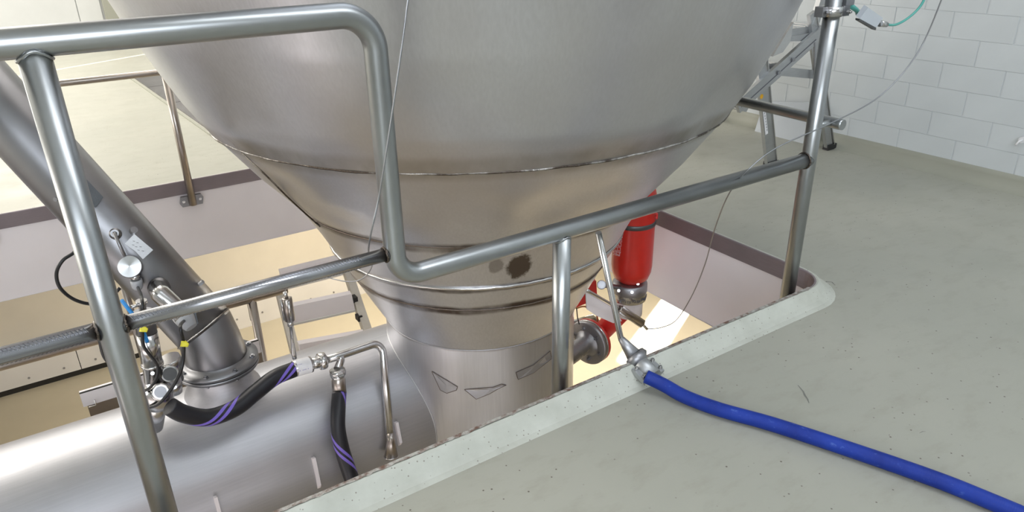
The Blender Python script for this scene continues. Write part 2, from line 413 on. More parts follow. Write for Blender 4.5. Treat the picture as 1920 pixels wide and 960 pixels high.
# painted blocks of the right wall: .33 x .135 m, running bond
bw, bh = .3265, .1355; gv, gh = .007, .0015
def blockmesh():
    bm = bmesh.new(); bmesh.ops.create_cube(bm, size=1)
    for v in bm.verts: v.co = V((v.co.x*.012, v.co.y*(bw-gv), v.co.z*(bh-gh)))
    me = bpy.data.meshes.new('block'); bm.to_mesh(me); bm.free(); me.materials.append(M['block']); return me
bme = blockmesh(); cnt = 0
for r in range(13):
    z = .078 + (r+.5)*bh - .018
    for k in range(-4, 12):
        yc = 2.11 + .5*bw + k*bw + (0 if r % 2 == 1 else bw/2)
        if yc > 5.7 or yc < .4: continue
        o = bpy.data.objects.new('block', bme); COL.objects.link(o); o.parent = wr
        o.location = (4.2535 + random.uniform(-.0004, .0004), yc, z); cnt += 1
mb = MB().box((4.245, 8.55, .95), (.01, 5.7, 1.7)).box((4.245, -2.0, .95), (.01, 4.8, 1.7)).box((4.245, 3.5, 3.4), (.01, 16, 3.15))
tag(mb.build('block_field', M['block'], wr), kind='stuff')
# coved skirting along the right wall
mb = MB(); prof = [(4.252, .085), (4.238, .083), (4.232, .06), (4.225, .03), (4.195, .006), (4.17, -.001)]
ys = [-4.5 + i*.25 for i in range(65)]
for y in ys: mb.v += [V((x+random.uniform(-.002, .002), y, z)) for x, z in prof]
for i in range(len(ys)-1):
    for k in range(5): mb.face([i*6+k, (i+1)*6+k, (i+1)*6+k+1, i*6+k+1])
struct('baseboard_right', mb, M['skirt'])
# lower storey
struct('floor_lower', MB().box((1.1, 3.5, -3.05), (16, 16.2, .1)), M['lowfloor'])
struct('wall_lower_left', MB().box((-6.95, 3.5, -1.7), (.1, 16, 2.6)), M['lowwall'])
struct('wall_lower_back', MB().box((1.1, -4.55, -1.7), (16, .1, 2.6)), M['lowwall'])
wl_ = struct('wall_lower_far', MB().box((1.1, 8.28, -1.72), (16, .1, 2.56)), M['lowwall'])
# lower right wall with the window slot the sun comes through
mb = MB(); yw0, yw1, zw0, zw1 = 6.90, 7.42, -2.4, -.62
mb.box((9.05, (yw0-4.5)/2, -1.71), (.1, yw0+4.5, 2.58)).box((9.05, (yw1+11.5)/2, -1.71), (.1, 11.5-yw1, 2.58))
mb.box((9.05, (yw0+yw1)/2, (zw0-3)/2), (.1, yw1-yw0, zw0+3)).box((9.05, (yw0+yw1)/2, (zw1+ZB)/2), (.1, yw1-yw0, ZB-zw1))
struct('wall_lower_right', mb, M['lowwall'])
mb = MB()
for a, b in (((9.0, yw0-.03, (zw0+zw1)/2), (.05, .05, zw1-zw0+.1)), ((9.0, yw1+.03, (zw0+zw1)/2), (.05, .05, zw1-zw0+.1)), ((9.0, (yw0+yw1)/2, zw0-.03), (.05, yw1-yw0, .05)), ((9.0, (yw0+yw1)/2, zw1+.03), (.05, yw1-yw0, .05))): mb.box(a, b)
struct('window_1', mb, M['white'])
# outer skin that keeps daylight out of the gap between storeys
struct('wall_upper_apron', MB().box((6.65, 3.5, ZB+.06), (4.75, 16, .1)), M['ceil'])

# scratch and scuff marks on the floor
flo = bpy.data.objects['floor']
def mark(name, px, w_):
    pts = [at(x, y, Z=.0006) for x, y in px]; mb = MB()
    for i, p in enumerate(pts):
        d = (pts[min(i+1, len(pts)-1)]-pts[max(i-1, 0)]).normalized(); n_ = V((-d.y, d.x, 0))*w_*(.5+random.random()*.6)*(.35 if i in (0, len(pts)-1) else 1)
        mb.v += [p+n_, p-n_]
    for i in range(len(pts)-1): mb.face([2*i, 2*i+1, 2*i+3, 2*i+2], smooth=False)
    return mb.build(name, M['scuff'], flo)
mark('scratch', [(1496, 722), (1501, 728), (1506, 734), (1509, 741), (1514, 748), (1517, 756)], .0028)
mark('scratch', [(1724, 812), (1730, 809), (1736, 809)], .0022)
mark('scratch', [(1540, 534), (1550, 528), (1560, 529), (1566, 535)], .004)
mark('scratch', [(1538, 540), (1546, 536), (1556, 541)], .003)
# ================================================================== HOPPER AND DRUM
XC, YC = 1.505, 2.6
hop = thing('process_vessel', (XC, YC, -1.7), 'large conical stainless steel hopper running down into a horizontal drum through the floor opening', 'vessel')
RS = [(1.93, 2.80), (1.282, 1.25), (1.207, 1.05), (1.148, .92), (1.10, .82), (1.031, .706)]
DENTS = {}
def shell(name, prof, n=96, mat=M['hopper'], close=False, wobble=0.):
    mb = MB(); 
    pr = [(r, z) for r, z in prof]
    for i in range(len(pr)):
        pass
    mb.lathe([(r, z+1.7) for r, z in pr], (XC, YC, -1.7), (0, 0, 1), n, close, sharp=False)
    if wobble:
        for v in mb.v:
            a = math.atan2(v.y-YC, v.x-XC); s_ = 1+wobble*(sin(3*a+1.3*v.z*3)+.6*sin(7*a-4*v.z))
            v.x = XC+(v.x-XC)*s_; v.y = YC+(v.y-YC)*s_
    for (px_, amp, rad_) in ((1035, 385), -.012, .10), ((965, 375), .007, .09), ((1150, 350), -.006, .08), ((530, 345), -.012, .12), ((450, 250), .010, .10), ((640, 410), -.006, .08), ((1340, 200), -.010, .10), ((640, 200), .006, .22), ((1180, 200), .006, .25), ((870, 400), -.005, .12), ((760, 420), .004, .08):
        if 'cone' not in name: break
        d = ray(*px_)
        if px_ not in DENTS:
            for i in range(400, 3200):
                P_ = CAM+i*.0015*d; rr = math.hypot(P_.x-XC, P_.y-YC)
                lim = 1.031+(P_.z-.706)*.5 if P_.z > .706 else .75+(P_.z-.353)*.8
                if rr < lim: DENTS[px_] = P_; break
            else: DENTS[px_] = V((99, 99, 99))
        P_ = DENTS[px_]
        for v in mb.v:
            q2 = (v-P_).length_squared/rad_**2
            if q2 < 6:
                edge = min(abs(v.z-.706), abs(v.z-.353), .08)/.08
                k_ = 1+1.7*amp*math.exp(-q2)*edge/max(math.hypot(v.x-XC, v.y-YC), .1)
                v.x = XC+(v.x-XC)*k_; v.y = YC+(v.y-YC)*k_
    return mb.build(name, mat, hop)
def dens(prof, k=6):
    out = []
    for (r0, z0), (r1, z1) in zip(prof, prof[1:]):
        for i in range(k): t = i/k; out.append((r0+(r1-r0)*t, z0+(z1-z0)*t))
    out.append(prof[-1]); return out
shell('upper_shell', [(1.93, 4.9), (1.93, 2.8)], 64)
shell('upper_cone', dens(RS, 10), 256, wobble=.0012)
shell('lower_cone', dens([(1.029, .706), (.90, .53), (.75, .353)], 12), 256, wobble=.002)
shell('collar_cone', dens([(.752, .353), (.69, .24), (.64, .139)], 3), 96)
shell('collar', dens([(.642, .139), (.612, .08), (.576, .014)], 3), 96)
shell('transition_cone', dens([(.578, .014), (.50, -.14), (.442, -.25)], 4), 96)
neck = shell('neck', dens([(.44, -.25), (.44, -1.7)], 4), 96)
def ring(name, r, z, w, m, bumpy=.0, n=160, sect=8):
    mb = MB(); pts = []
    for k in range(n):
        a = 2*pi*k/n; rr = r+bumpy*random.uniform(-1, 1); pts.append((a, rr, z+bumpy*1.5*random.uniform(-1, 1)))
    for a, rr, zz in pts:
        for j in range(sect):
            t = 2*pi*j/sect; mb.v.append(V((XC+(rr+w*cos(t))*cos(a), YC+(rr+w*cos(t))*sin(a), zz+w*1.2*sin(t))))
    for k in range(n):
        k2 = (k+1) % n
        for j in range(sect):
            j2 = (j+1) % sect; mb.face([k*sect+j, k2*sect+j, k2*sect+j2, k*sect+j2])
    return mb.build(name, m, hop)
ring('weld_seam', 1.031, .706, .0035, M['weld'], .0012)
ring('weld_seam', .751, .353, .003, M['welddark'], .0006)
ring('weld_seam', .642, .139, .0065, M['bright'], .0008)
ring('weld_seam', .577, .014, .003, M['welddark'], .0006)
ring('weld_seam', .4425, -.25, .0022, M['drum'], .0004)
# upright seam on the left flank
mb = MB(); pts = []
for p in ((395, 212), (450, 282), (500, 330), (545, 375), (600, 425)):
    # meet the lower cone or upper cone surface
    best = None; d = ray(*p)
    for i in range(400, 3200):
        t = i*.0015; P = CAM+t*d; rr = math.hypot(P.x-XC, P.y-YC)
        zz = [(-.25, .442), (.014, .577), (.139, .641), (.353, .751), (.53, .90), (.706, 1.03), (.82, 1.10), (.92, 1.148), (1.05, 1.207), (1.25, 1.282), (2.8, 1.93)]
        R_ = zz[0][1]
        for (za, ra), (zb, rb) in zip(zz, zz[1:]):
            if za <= P.z <= zb: R_ = ra+(rb-ra)*(P.z-za)/(zb-za)
        if rr < R_+.001: best = P; break
    if best: pts.append(best)
if len(pts) > 2: MB().tube(spline(pts, 5), .003, 6).build('upright_seam', M['weld'], hop)
# drum
DY, DZ, DR = 2.74, -.722, .36
mb = MB()
mb.lathe([(DR, i*.1) for i in range(37)], (-2.45, DY, DZ), (1, 0, 0), 96, sharp=False)
mb.v = [v for v in mb.v]
# trim the open end to the neck (saddle cut)
for v in mb.v:
    lim = XC - math.sqrt(max(.44**2-(v.y-YC)**2, 0)) + .003
    if v.x > lim: v.x = lim
mb.build('drum', M['drum'], hop)
MB().lathe([(.0, -.1), (.2, -.09), (.3, -.05), (.35, -.01), (.36, .02)], (-2.45, DY, DZ), (1, 0, 0), 64, sharp=False).build('drum_end', M['drum'], hop)
pts = []
for k in range(97):
    a = 2*pi*k/96; y = DY+DR*1.002*cos(a); z = DZ+DR*1.002*sin(a)
    if abs(y-YC) < .439: pts.append(V((XC-math.sqrt(.44**2-(y-YC)**2)-.001, y, z)))
MB().tube(pts, .0030, 6, cap=False).build('saddle_seam', M['alu'], hop)
# small lifting lugs welded on the drum
DA, DB = V((-3, DY, DZ)), V((3, DY, DZ))
for (a, b, wd) in (((583, 858), (596, 915), .013), ((399, 931), (412, 985), .013), ((738, 792), (750, 830), .013)):
    p, n_, ax = on_cyl(*a, DA, DB, DR); p2, n2, _ = on_cyl(b[0]+6, b[1]+8, DA, DB, DR)
    dn = (p2-p); dn.x = 0; dn.normalize(); ln = (p2-p).length
    base_ = p - n_*.01
    mb = MB(); mb.slab([base_, base_+n_*.035, base_+n_*.035+dn*ln*.75, base_+dn*ln-n_*.012], V((wd, 0, 0)))
    mb.build('lug', M['slab'], hop)
# reflections on the neck, shaped as thin dark-edged patches
NA, NB = V((XC, YC, -3)), V((XC, YC, 1))
def neck_reflection(px, inset=True):
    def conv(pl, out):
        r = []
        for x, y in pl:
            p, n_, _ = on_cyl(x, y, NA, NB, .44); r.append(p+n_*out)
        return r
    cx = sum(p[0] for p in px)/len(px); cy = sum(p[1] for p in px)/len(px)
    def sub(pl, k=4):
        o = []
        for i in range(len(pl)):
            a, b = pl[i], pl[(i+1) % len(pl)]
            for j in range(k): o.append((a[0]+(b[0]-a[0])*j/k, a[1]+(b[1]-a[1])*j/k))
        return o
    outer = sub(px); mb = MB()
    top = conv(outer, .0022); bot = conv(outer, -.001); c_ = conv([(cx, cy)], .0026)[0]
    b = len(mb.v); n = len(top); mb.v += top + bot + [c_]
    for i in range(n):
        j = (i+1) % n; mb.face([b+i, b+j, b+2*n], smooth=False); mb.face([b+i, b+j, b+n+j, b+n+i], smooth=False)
    o = mb.build('reflection_patch', M['drum'], hop)
    MB().tube(conv(outer, .002)+[conv(outer[:1], .002)[0]], .0016, 5, cap=False).build('reflection_edge', M['welddark'], o)
neck_reflection([(810, 696), (858, 725), (856, 731), (838, 737), (826, 731)])
neck_reflection([(871, 730), (924, 726), (940, 720), (949, 722), (935, 728), (918, 738), (893, 748)])
neck_reflection([(967, 698), (1000, 684), (1031, 658), (1034, 672), (1000, 699), (971, 711)])

# ================================================================== GUARDRAIL
RY = 1.505; rt = .0265
gr = thing('guardrail', (.015, RY, -.12), 'brushed stainless tube guardrail stepping down in front of the hopper, along the floor opening', 'guardrail')
ztop, zlow, zmid = 1.183, .557, .628
pth = fillet([(-1.6, RY, ztop), (.637, RY, ztop), (.637, RY, zlow), (2.245, RY, zlow+.008)], [.075, .065], 12)
# finer subdivision of straight runs for clean grain
MB().tube(pth, rt, 32).build('handrail', M['tube'], gr)
mrl0 = MB().tube([(-1.6, RY, zmid), (-.01, RY, zmid)], .0175, 24).build('mid_rail', M['midrail'], gr)
mrl = MB().tube([(.035, RY, zmid), (.625, RY, zmid)], .0165, 24).build('mid_rail', M['midrail'], gr)
def ridges(parent, xa, xb, r):
    mb = MB(); x = xa
    while x < xb:
        for a0, a1 in ((100, 140), (20, 42)):
            pts = [V((x+.006*(a-a0)/(a1-a0), RY+(r+.0002)*cos(radians(a+8)), zmid+(r+.0002)*sin(radians(a+8)))) for a in (a0, (a0+a1)/2, a1)] if a0 > 50 else \
                  [V((x+.004*k, RY+(r+.0002)*cos(radians(240-14*k)), zmid+(r+.0002)*sin(radians(240-14*k)))) for k in (0, 1)]
            mb.tube(pts, .0005, 4, cap=False)
        x += .0072
    tag(mb.build('grip_ridges', M['midrail'], parent), kind='stuff')
ridges(mrl, .05, .54, .0165); ridges(mrl0, -.5, -.03, .0175)
def post(x, z1, name='post'):
    o = MB().tube([(x, RY, -.13), (x, RY, z1)], rt, 32).build(name, M['tube'], gr)
    mb = MB().box((x, RY-.036, -.09), (.11, .018, .07)); mb.build('base_bracket', M['cast'], o)
    for s in (-1, 1): MB().hexbolt((x+s*.042, RY-.027, -.09), (0, 1, 0), .009, .008).build('bolt', M['bright'], o)
    return o
post(.015, ztop-.012); post(-1.2, ztop-.012); post(1.146, zlow-.01); post(2.247, 1.22)
def collar(p, d, r, w=.004):
    a, c = frame(V(d)); pts = []
    for k in range(29):
        t = 2*pi*k/28; pts.append(V(p)+r*(cos(t)*a+sin(t)*c)+V(d).normalized()*random.uniform(-.0015, .0015))
    MB().tube(pts, w, 6, cap=False).build('weld_collar', M['weld'], gr)
def saddle(x, zt, w=.003):
    pts = []
    for k in range(49):
        a = 2*pi*k/48; y_ = rt*1.02*sin(a); pts.append(V((x+rt*1.02*cos(a), RY+y_, zt-math.sqrt((rt*1.14)**2-y_**2)+random.uniform(-.0008, .0008))))
    MB().tube(pts, w, 6, cap=False).build('weld_collar', M['tube'], gr)
saddle(.015, ztop); saddle(1.146, zlow+.004, .0022)
collar((.041, RY, zmid), (1, 0, 0), .0175, .003); collar((-.012, RY, zmid), (1, 0, 0), .0185, .003)
collar((.611, RY, zmid), (1, 0, 0), .0175, .0035); collar((2.219, RY, zlow+.008), (1, 0, 0), rt+.001, .0035)
MB().tube([(2.352, 1.462, .682), (2.352, 1.47, .682), (2.352, 2.02, .686)], [.0185, .0195, .0195], 24).build('side_rail', M['tube'], gr)
MB().tube([(2.26, RY, .683), (2.352, RY, .683)], .012, 12).build('side_rail_stub', M['tube'], gr)

fr = thing('guardrail', (.61, 4.28, -.12), 'slender brown-reflecting steel guardrail across the far edge of the floor opening', 'guardrail')
MB().tube([(-1.9, 4.28, .665), (.60, 4.28, .668), (1.5, 4.28, .668)], .017, 20).build('handrail', M['tubewarm'], fr)
for x in (.605, -.40, -1.5):
    o = MB().tube([(x, 4.28, -.085), (x, 4.28, .665)], .0205, 20).build('post', M['tubewarm'], fr)
    mb = MB(); mb.slab([(x-.065, 4.318, -.075), (x-.055, 4.318, -.035), (x+.055, 4.318, -.035), (x+.065, 4.318, -.055), (x+.055, 4.318, -.095), (x-.055, 4.318, -.095)], (0, -.018, 0)); mb.build('bracket', M['pipe'], o)
    for s in (-1, 1): MB().hexbolt((x+s*.045, 4.30, -.062), (0, -1, 0), .009, .007).build('bolt', M['bright'], o)

# ================================================================== CHUTE PIPE
E0 = at(385, 619, Y=2.77); E1 = at(60, 265, Y=3.18)
cdir = (E1-E0).normalized(); CR = .118
FL = V((.352, 2.74, -.235))
chute = thing('chute_pipe', FL, 'thick inclined stainless pipe rising left from a flange on the drum', 'pipe')
MB().tube([E0, E0+cdir*.5, E1, E1+cdir*1.0], CR, 48).build('inclined_pipe', M['pipe'], chute)
el = MB(); F1 = FL+V((0, 0, .022)); n0 = V((0, 0, 1)); ref_ = V((1, 0, 0))
for (c_, nn) in ((FL+V((0, 0, .005)), n0), (F1, n0), ((F1*.5+E0*.5), (n0+cdir*1.0).normalized()), (E0, cdir)):
    aa = (ref_-ref_.dot(nn)*nn).normalized(); ac = nn.cross(aa)
    for k in range(48): el.v.append(c_+CR*(cos(2*pi*k/48)*aa+sin(2*pi*k/48)*ac))
for i in range(3):
    for k in range(48): k2 = (k+1) % 48; el.face([i*48+k, i*48+k2, (i+1)*48+k2, (i+1)*48+k])
el.build('mitre_elbow', M['pipe'], chute)
a, c = frame(cdir); pts = [E0+cdir*.01+(CR+.0015)*(cos(t)*a+sin(t)*c) for t in [2*pi*k/40 for k in range(41)]]
MB().tube(pts, .0035, 6, cap=False).build('weld_seam', M['weld'], chute)
FR = .158
MB().lathe([(CR-.01, 0), (FR, 0), (FR, .014), (CR+.012, .016), (CR, .03)], FL, (0, 0, 1), 64).build('flange', M['pipe'], chute)
MB().lathe([(CR-.01, 0), (FR, 0), (FR, -.014), (CR-.01, -.014)], FL-V((0, 0, .003)), (0, 0, 1), 64).build('flange', M['pipe'], chute)
for k in range(8):
    t = 2*pi*(k+.35)/8; p = FL+V((.141*cos(t), .141*sin(t), 0))
    MB().hexbolt(p+V((0, 0, .013)), (0, 0, 1), .010, .008).build('bolt', M['cast'], chute); MB().hexbolt(p-V((0, 0, .016)), (0, 0, -1), .010, .009).build('nut', M['cast'], chute)
# stub on the drum (belongs to the vessel)
MB().lathe([(CR, -.018), (CR, -.05), (CR+.012, -.09), (CR+.03, -.12), (CR+.04, -.16), (CR+.04, -.22)], FL, (0, 0, 1), 48, sharp=False).build('drum_nozzle', M['drum'], hop)
def onp(x, y): return on_cyl(x, y, E0, E1, CR)
def tagplate(name, px, out, m, parent, off=0.):
    pts = [];
    n_avg = V((0, 0, 0))
    for x, y in px:
        p, n_, _ = onp(x, y); pts.append(p); n_avg += n_
    n_avg.normalize(); ctr = sum(pts, V((0, 0, 0)))/len(pts)
    pl = [p - (p-ctr).dot(n_avg)*n_avg + n_avg*(out+.004+off) for p in pts]
    return MB().slab(pl, n_avg*.0015).build(name, m, parent), n_avg, pl
tp, n_, pl = tagplate('name_plate', [(152, 328), (193, 372), (178, 391), (160, 378), (144, 345)], .012, M['darktag'], chute)
mb = MB(); u_ = (pl[1]-pl[0]).normalized(); v_ = n_.cross(u_)
for i in range(4):
    for j in range(3): mb.box(pl[0]+u_*(.035+.016*i)-v_*(.012*j-.0)+n_*.002+V((0, 0, -.012)), (.006, .006, .0015))
mb.build('embossed_print', M['bright'], tp)
tp, n_, pl = tagplate('tag_plate', [(251, 441), (286, 471), (267, 488), (254, 474), (233, 459)], .018, M['tag'], chute)
mb = MB(); u_ = (pl[1]-pl[0]).normalized(); v_ = n_.cross(u_).normalized(); cc = sum(pl, V((0, 0, 0)))/5
for i, (a1, b1) in enumerate(((-.03, .006), (-.018, .01), (-.01, -.004), (.0, .006), (.004, -.008), (.016, .0), (-.022, -.006))):
    mb.tube([cc+u_*a1+v_*b1+n_*.0022, cc+u_*(a1+.006)+v_*(b1+.004)+n_*.0022], .0012, 5)
mb.build('embossed_print', M['cast'], tp)
p, n_, _ = onp(249, 434)
MB().disc(p, n_, .013, .02, 12).build('tag_stud', M['cast'], chute)
# temperature probe with round head
p, n_, ax = onp(217, 439)
hd = at(243, 500, Y=p.y-.10)
o = MB().lathe([(.021, -.004), (.021, .016), (.014, .02), (.014, .034)], p, n_, 24, close=True).build('socket', M['pipe'], chute)
sen = thing('temperature_sensor', hd, 'round polished sensor head on a thin stem beside the thick inclined pipe', 'sensor')
MB().tube([p+n_*.03, p+n_*.045, hd+(p+n_*.045-hd)*.3], [.009, .006, .006], 14).build('stem', M['pipe'], sen)
fd = (CAM-hd).normalized(); fd = (fd+V((-.1, 0, .15))).normalized()
MB().lathe([(.036, -.035), (.041, -.030), (.041, -.004), (.039, .0), (.0001, .0)], hd, fd, 40).build('head', M['cast'], sen)
q = steel('turned_steel_face', (.72, .73, .73), .3, .03, (5, 5, 5)); q.b.inputs['Anisotropic'].default_value = .9; q.b.inputs['Roughness'].default_value = .3
tn = q.n('ShaderNodeTangent', direction_type='RADIAL', axis='Z'); 
MB().lathe([(.0385, .0005), (.0001, .0015)], hd, fd, 40, sharp=False).build('turned_lid', q.m, sen)
g0 = at(254, 521, Y=hd.y); g1 = at(258, 538, Y=hd.y)
MB().tube([hd-fd*.02+(g0-hd)*.6, g0, g0+(g1-g0)*.2], .016, 20).build('neck', M['bright'], sen)
MB().tube([g0+(g1-g0)*.2, g0+(g1-g0)*.5, g1, g1+(g1-g0)*.25], [.020, .021, .019, .013], 20).build('cable_gland', M['greygland'], sen)
# nozzle with clear-covered transmitter
p, n_, _ = onp(300, 540)
MB().lathe([(.034, -.01), (.034, .01), (.040, .012), (.040, .022), (.032, .024), (.032, .05)], p, n_, 28).build('threaded_socket', M['pipe'], chute)
q0 = at(345, 596, Y=p.y-.10); tx = thing('pressure_transmitter', q0, 'stubby steel transmitter screwed to the inclined pipe, behind the mid rail', 'sensor')
MB().tube([p+n_*.045, p+n_*.07+(q0-p)*.1, q0+(p-q0)*.35, q0], [.034, .036, .037, .036], 28).build('body', M['bright'], tx)
MB().tube([q0, q0+(q0-p)*.1, q0+(q0-p)*.32], [.036, .034, .022], 24).build('end_cap', M['greygland'], tx)
tp, n2, pl = tagplate('sticker', [(356, 583), (366, 580), (372, 606), (360, 616)], .0, M['darktag'], chute)
for (x, y) in ((374, 533), (110, 372), (141, 329)):
    p2, n2, _ = onp(x, y); MB().disc(p2-n2*.002, n2, .008, .022, 12).build('tag_stud', M['cast'], chute)

# ================================================================== VALVE CLUSTER LEFT OF THE FLANGE
VY = 2.52
vp = lambda x, y, Y=VY: at(x, y, Y=Y)
val = thing('pneumatic_valve', vp(285, 745), 'upright pneumatic valve with cylindrical actuator on the drum beside the flange', 'valve')
t0, t1, t2 = vp(268, 583), vp(285, 680), vp(291, 712)
MB().tube([t0, t0+(t1-t0)*.01, t0+(t1-t0)*.4], [.030, .0335, .0335], 32).build('actuator', M['pipe'], val)
MB().tube([t0+(t1-t0)*.41, t1], .0345, 32).build('actuator_sleeve', M['bright'], val)
MB().tube([t1, t1+(t2-t1)*.15, t1+(t2-t1)*.16, t2], [.037, .037, .033, .036], 32).build('clamp_ring', M['bright'], val)
MB().lathe([(.012, .0), (.012, .03), (.018, .032), (.018, .045)], t0+V((0, 0, -.005)), (t0-t1), 16, close=True).build('air_port', M['bright'], val)
MB().tube([t0+(t0-t1).normalized()*.025, t0+(t0-t1).normalized()*.03+V((-.035, -.01, 0))], .006, 10).build('air_elbow', M['bright'], val)
# valve body: lumpy casting, two capped ports
b0 = vp(296, 738)
mb = MB(); mb.lathe([(.02, -.06), (.045, -.05), (.052, -.01), (.048, .02), (.03, .045), (.0001, .05)], b0, (0, 0, 1), 28, sharp=False); mb.build('valve_body', M['bright'], val)
k1 = vp(318, 701, VY-.02); k2 = vp(301, 735, VY-.06)
d1 = ((CAM-k1).normalized()+V((.1, 0, -.1))).normalized()
o = MB().lathe([(.024, -.06), (.030, -.012), (.031, -.006), (.031, .004), (.028, .007), (.0235, .007)], k1, d1, 28, close=True).build('port_clamp', M['bright'], val)
MB().disc(k1+d1*.0065, d1, .0235, .002, 28).build('port_cap', M['cap'], o)
d2 = (CAM-k2).normalized()
o = MB().lathe([(.026, -.05), (.030, -.012), (.034, -.01), (.034, .002), (.026, .006), (.020, .006)], k2, d2, 10, close=True).build('port_nut', M['bright'], val)
MB().disc(k2+d2*.006, d2, .020, .004, 24).build('port_plug', M['pipe'], o)
for (x, y) in ((286, 700), (279, 724), (274, 738), (328, 726)):
    p = vp(x, y, VY-.05); MB().hexbolt(p, (CAM-p), .007, .008).build('bolt', M['bright'], val)
MB().tube([vp(296, 738)+V((0, 0, -.02)), vp(290, 800, 2.6)], .03, 20).build('outlet', M['bright'], val)
v2 = thing('valve_housing', vp(320, 690, 2.62), 'short upright polished steel cylinder behind the valve ports on the drum', 'valve')
MB().tube([vp(316, 672, 2.62), vp(317, 674, 2.62), vp(322, 712, 2.62)], [.040, .0425, .0425], 32).build('housing', M['bright'], v2)
MB().tube([vp(322, 712, 2.62), vp(324, 735, 2.62)], [.036, .034], 24).build('housing_base', M['bright'], v2)
# vertical square tube behind the actuator
sq = thing('support_bracket', vp(235, 600, 3.27), 'narrow brown-grey support strut running down behind the actuator', 'bracket')
mb = MB(); a_, b_ = vp(222, 500, 3.3), vp(290, 745, 3.25); mb.tube([a_, b_], .021, 4, ref=(1, 1, 0)); mb.build('strut', M['tubewarm'], sq)
for (x, y) in ((245, 545), (257, 592)):
    p = vp(x, y, 3.25); MB().hexbolt(p, (.6, -.8, 0), .007, .012).build('bolt', M['bright'], sq)
# cables
def cable(name, pts, r, m, label, cat='cable', n=10, group=None):
    o = MB().tube(spline(pts, 8), r, n).build(name, m, None, base=pts[0]); return tag(o, label, cat, group)
c1 = cable('cable', [g1, vp(266, 560, 2.5), vp(268, 600, 2.47), vp(267, 625, 2.46), vp(270, 650, 2.46), vp(290, 677, 2.455), vp(296, 690, 2.455), vp(292, 712, 2.45), vp(280, 728, 2.46), vp(270, 733, 2.5)], .0055, M['cable'], 'black cable from the round sensor head looping down across the actuator')
c2 = cable('cable', [q0+(q0-p)*0+V((0, 0, -.01)), vp(338, 612, 2.46), vp(344, 640, 2.45), vp(344, 668, 2.45), vp(340, 692, 2.44), vp(330, 715, 2.44), vp(312, 742, 2.44), vp(296, 758, 2.45), vp(280, 764, 2.48)], .006, M['cable'], 'black cable hanging from the transmitter in an arc over the valve ports')
c3 = cable('cable', [vp(165, 440, 2.75), vp(140, 472, 2.7), vp(118, 488, 2.68), vp(106, 512, 2.68), vp(113, 540, 2.68), vp(140, 562, 2.7), vp(175, 570, 2.72), vp(205, 560, 2.78), vp(225, 540, 2.8)], .006, M['cable'], 'black cable looping out left of the near post against the pale slab')
c4 = cable('cable', [vp(186, 600, 2.6), vp(188, 640, 2.6), vp(200, 675, 2.6), vp(235, 700, 2.62)], .007, M['cable'], 'black cable showing just left of the near post below the mid rail')
c5 = cable('air_line', [vp(228, 563, 2.53), vp(243, 582, 2.49), vp(257, 600, 2.475), vp(270, 625, 2.475), vp(276, 641, 2.475)], .0065, M['blue'], 'short bright blue air line in front of the valve actuator', 'air line')
def ytag(pix, Y, label):
    c_ = at(*pix, Y=Y); t = thing('cable_tag', c_, label, 'tag')
    R = Matrix((_r, _u, -_f)).transposed()
    MB().slab([c_+R@V(q) for q in ((-.015, -.011, -.006), (-.010, .006, -.004), (-.004, .010, .009), (.012, .009, .008), (.018, -.001, .0), (.014, -.012, .0), (.002, -.010, .009))], R@V((0, 0, .003))).build('label_flag', M['yellow'], t)
    MB().tube([c_+V((0, 0, -.008)), c_+V((0, 0, .008))], .0085, 12).build('sleeve', M['yellow'], t)
ytag((268, 616), 2.455, 'yellow cable tag on the left cable, just under the mid rail')
ytag((345, 644), 2.445, 'yellow cable tag on the right cable, beside the flange')
# cable tray beyond the drum at lower left
dp = lambda x, y: at(x, y, Y=3.35)
tr = thing('metal_duct', dp(150, 740), 'pale grey sheet metal duct end standing beyond the drum at lower left', 'duct')
A = dp(149, 739)
MB().box((A.x+.4, A.y+.012, A.z-.035), (.8, .03, .07)).build('duct_cover', M['slab'], tr)
MB().box((A.x+.41, A.y+.020, A.z-.14), (.79, .03, .14)).build('duct_body', M['tubewarm'], tr)
MB().box((A.x+.4, A.y+.002, A.z+.002), (.8, .008, .005)).build('seal', M['blackgap'], tr)
e_ = dp(166, 762); MB().tube([e_+V((0, -.008, .0)), e_+V((.03, -.008, 0)), e_+V((.03, -.008, .03))], .003, 6).build('hook', M['bright'], tr)

# ================================================================== CIP HOSE AND PIPE TEE
hp = lambda x, y, Y=2.50: at(x, y, Y=Y)
ha = [hp(318, 762, 2.40), hp(345, 776, 2.40), hp(390, 783, 2.41), hp(440, 766, 2.43), hp(480, 735, 2.47), hp(515, 708, 2.50), hp(553, 692, 2.52)]
h = thing('striped_hose', ha[0], 'thick black rubber hose with violet stripes sagging left from the clamped pipe tee', 'hose')
MB().tube(spline(ha, 10), .0315, 28, ref=(0, 0, 1)).build('hose_body', M['stripe1'], h)
f0, f1 = hp(550, 692, 2.52), hp(583, 683, 2.525)
fe = MB().tube([f0, f0+(f1-f0)*.05, f1, f1+(f1-f0)*.05], [.031, .0335, .0335, .027], 28).build('ferrule', M['bright'], h)
MB().tube([f0+(f1-f0)*.12, f1-(f1-f0)*.1], .0338, 28, cap=False).build('printed_label', M['sticker'], h)
mb = MB(); cc = f0*.5+f1*.5; n_ = (CAM-cc).normalized(); u_ = (f1-f0).normalized(); v_ = n_.cross(u_).normalized()
for k in range(9):
    for j in range(4): 
        if random.random() < .75: mb.box(cc+u_*(-.022+.0055*k)+v_*(-.014+.008*j)+n_*.0335, (.003, .0015, .004))
mb.build('label_print', M['lilac'], h)
tee = thing('pipe_tee', hp(634, 672, 2.53), 'polished sanitary pipe tee with elbow running down to a cone over the drum', 'pipe')
g0, g1, g2 = hp(583, 683, 2.525), hp(612, 675, 2.53), hp(700, 645, 2.55)
R_ = .0165
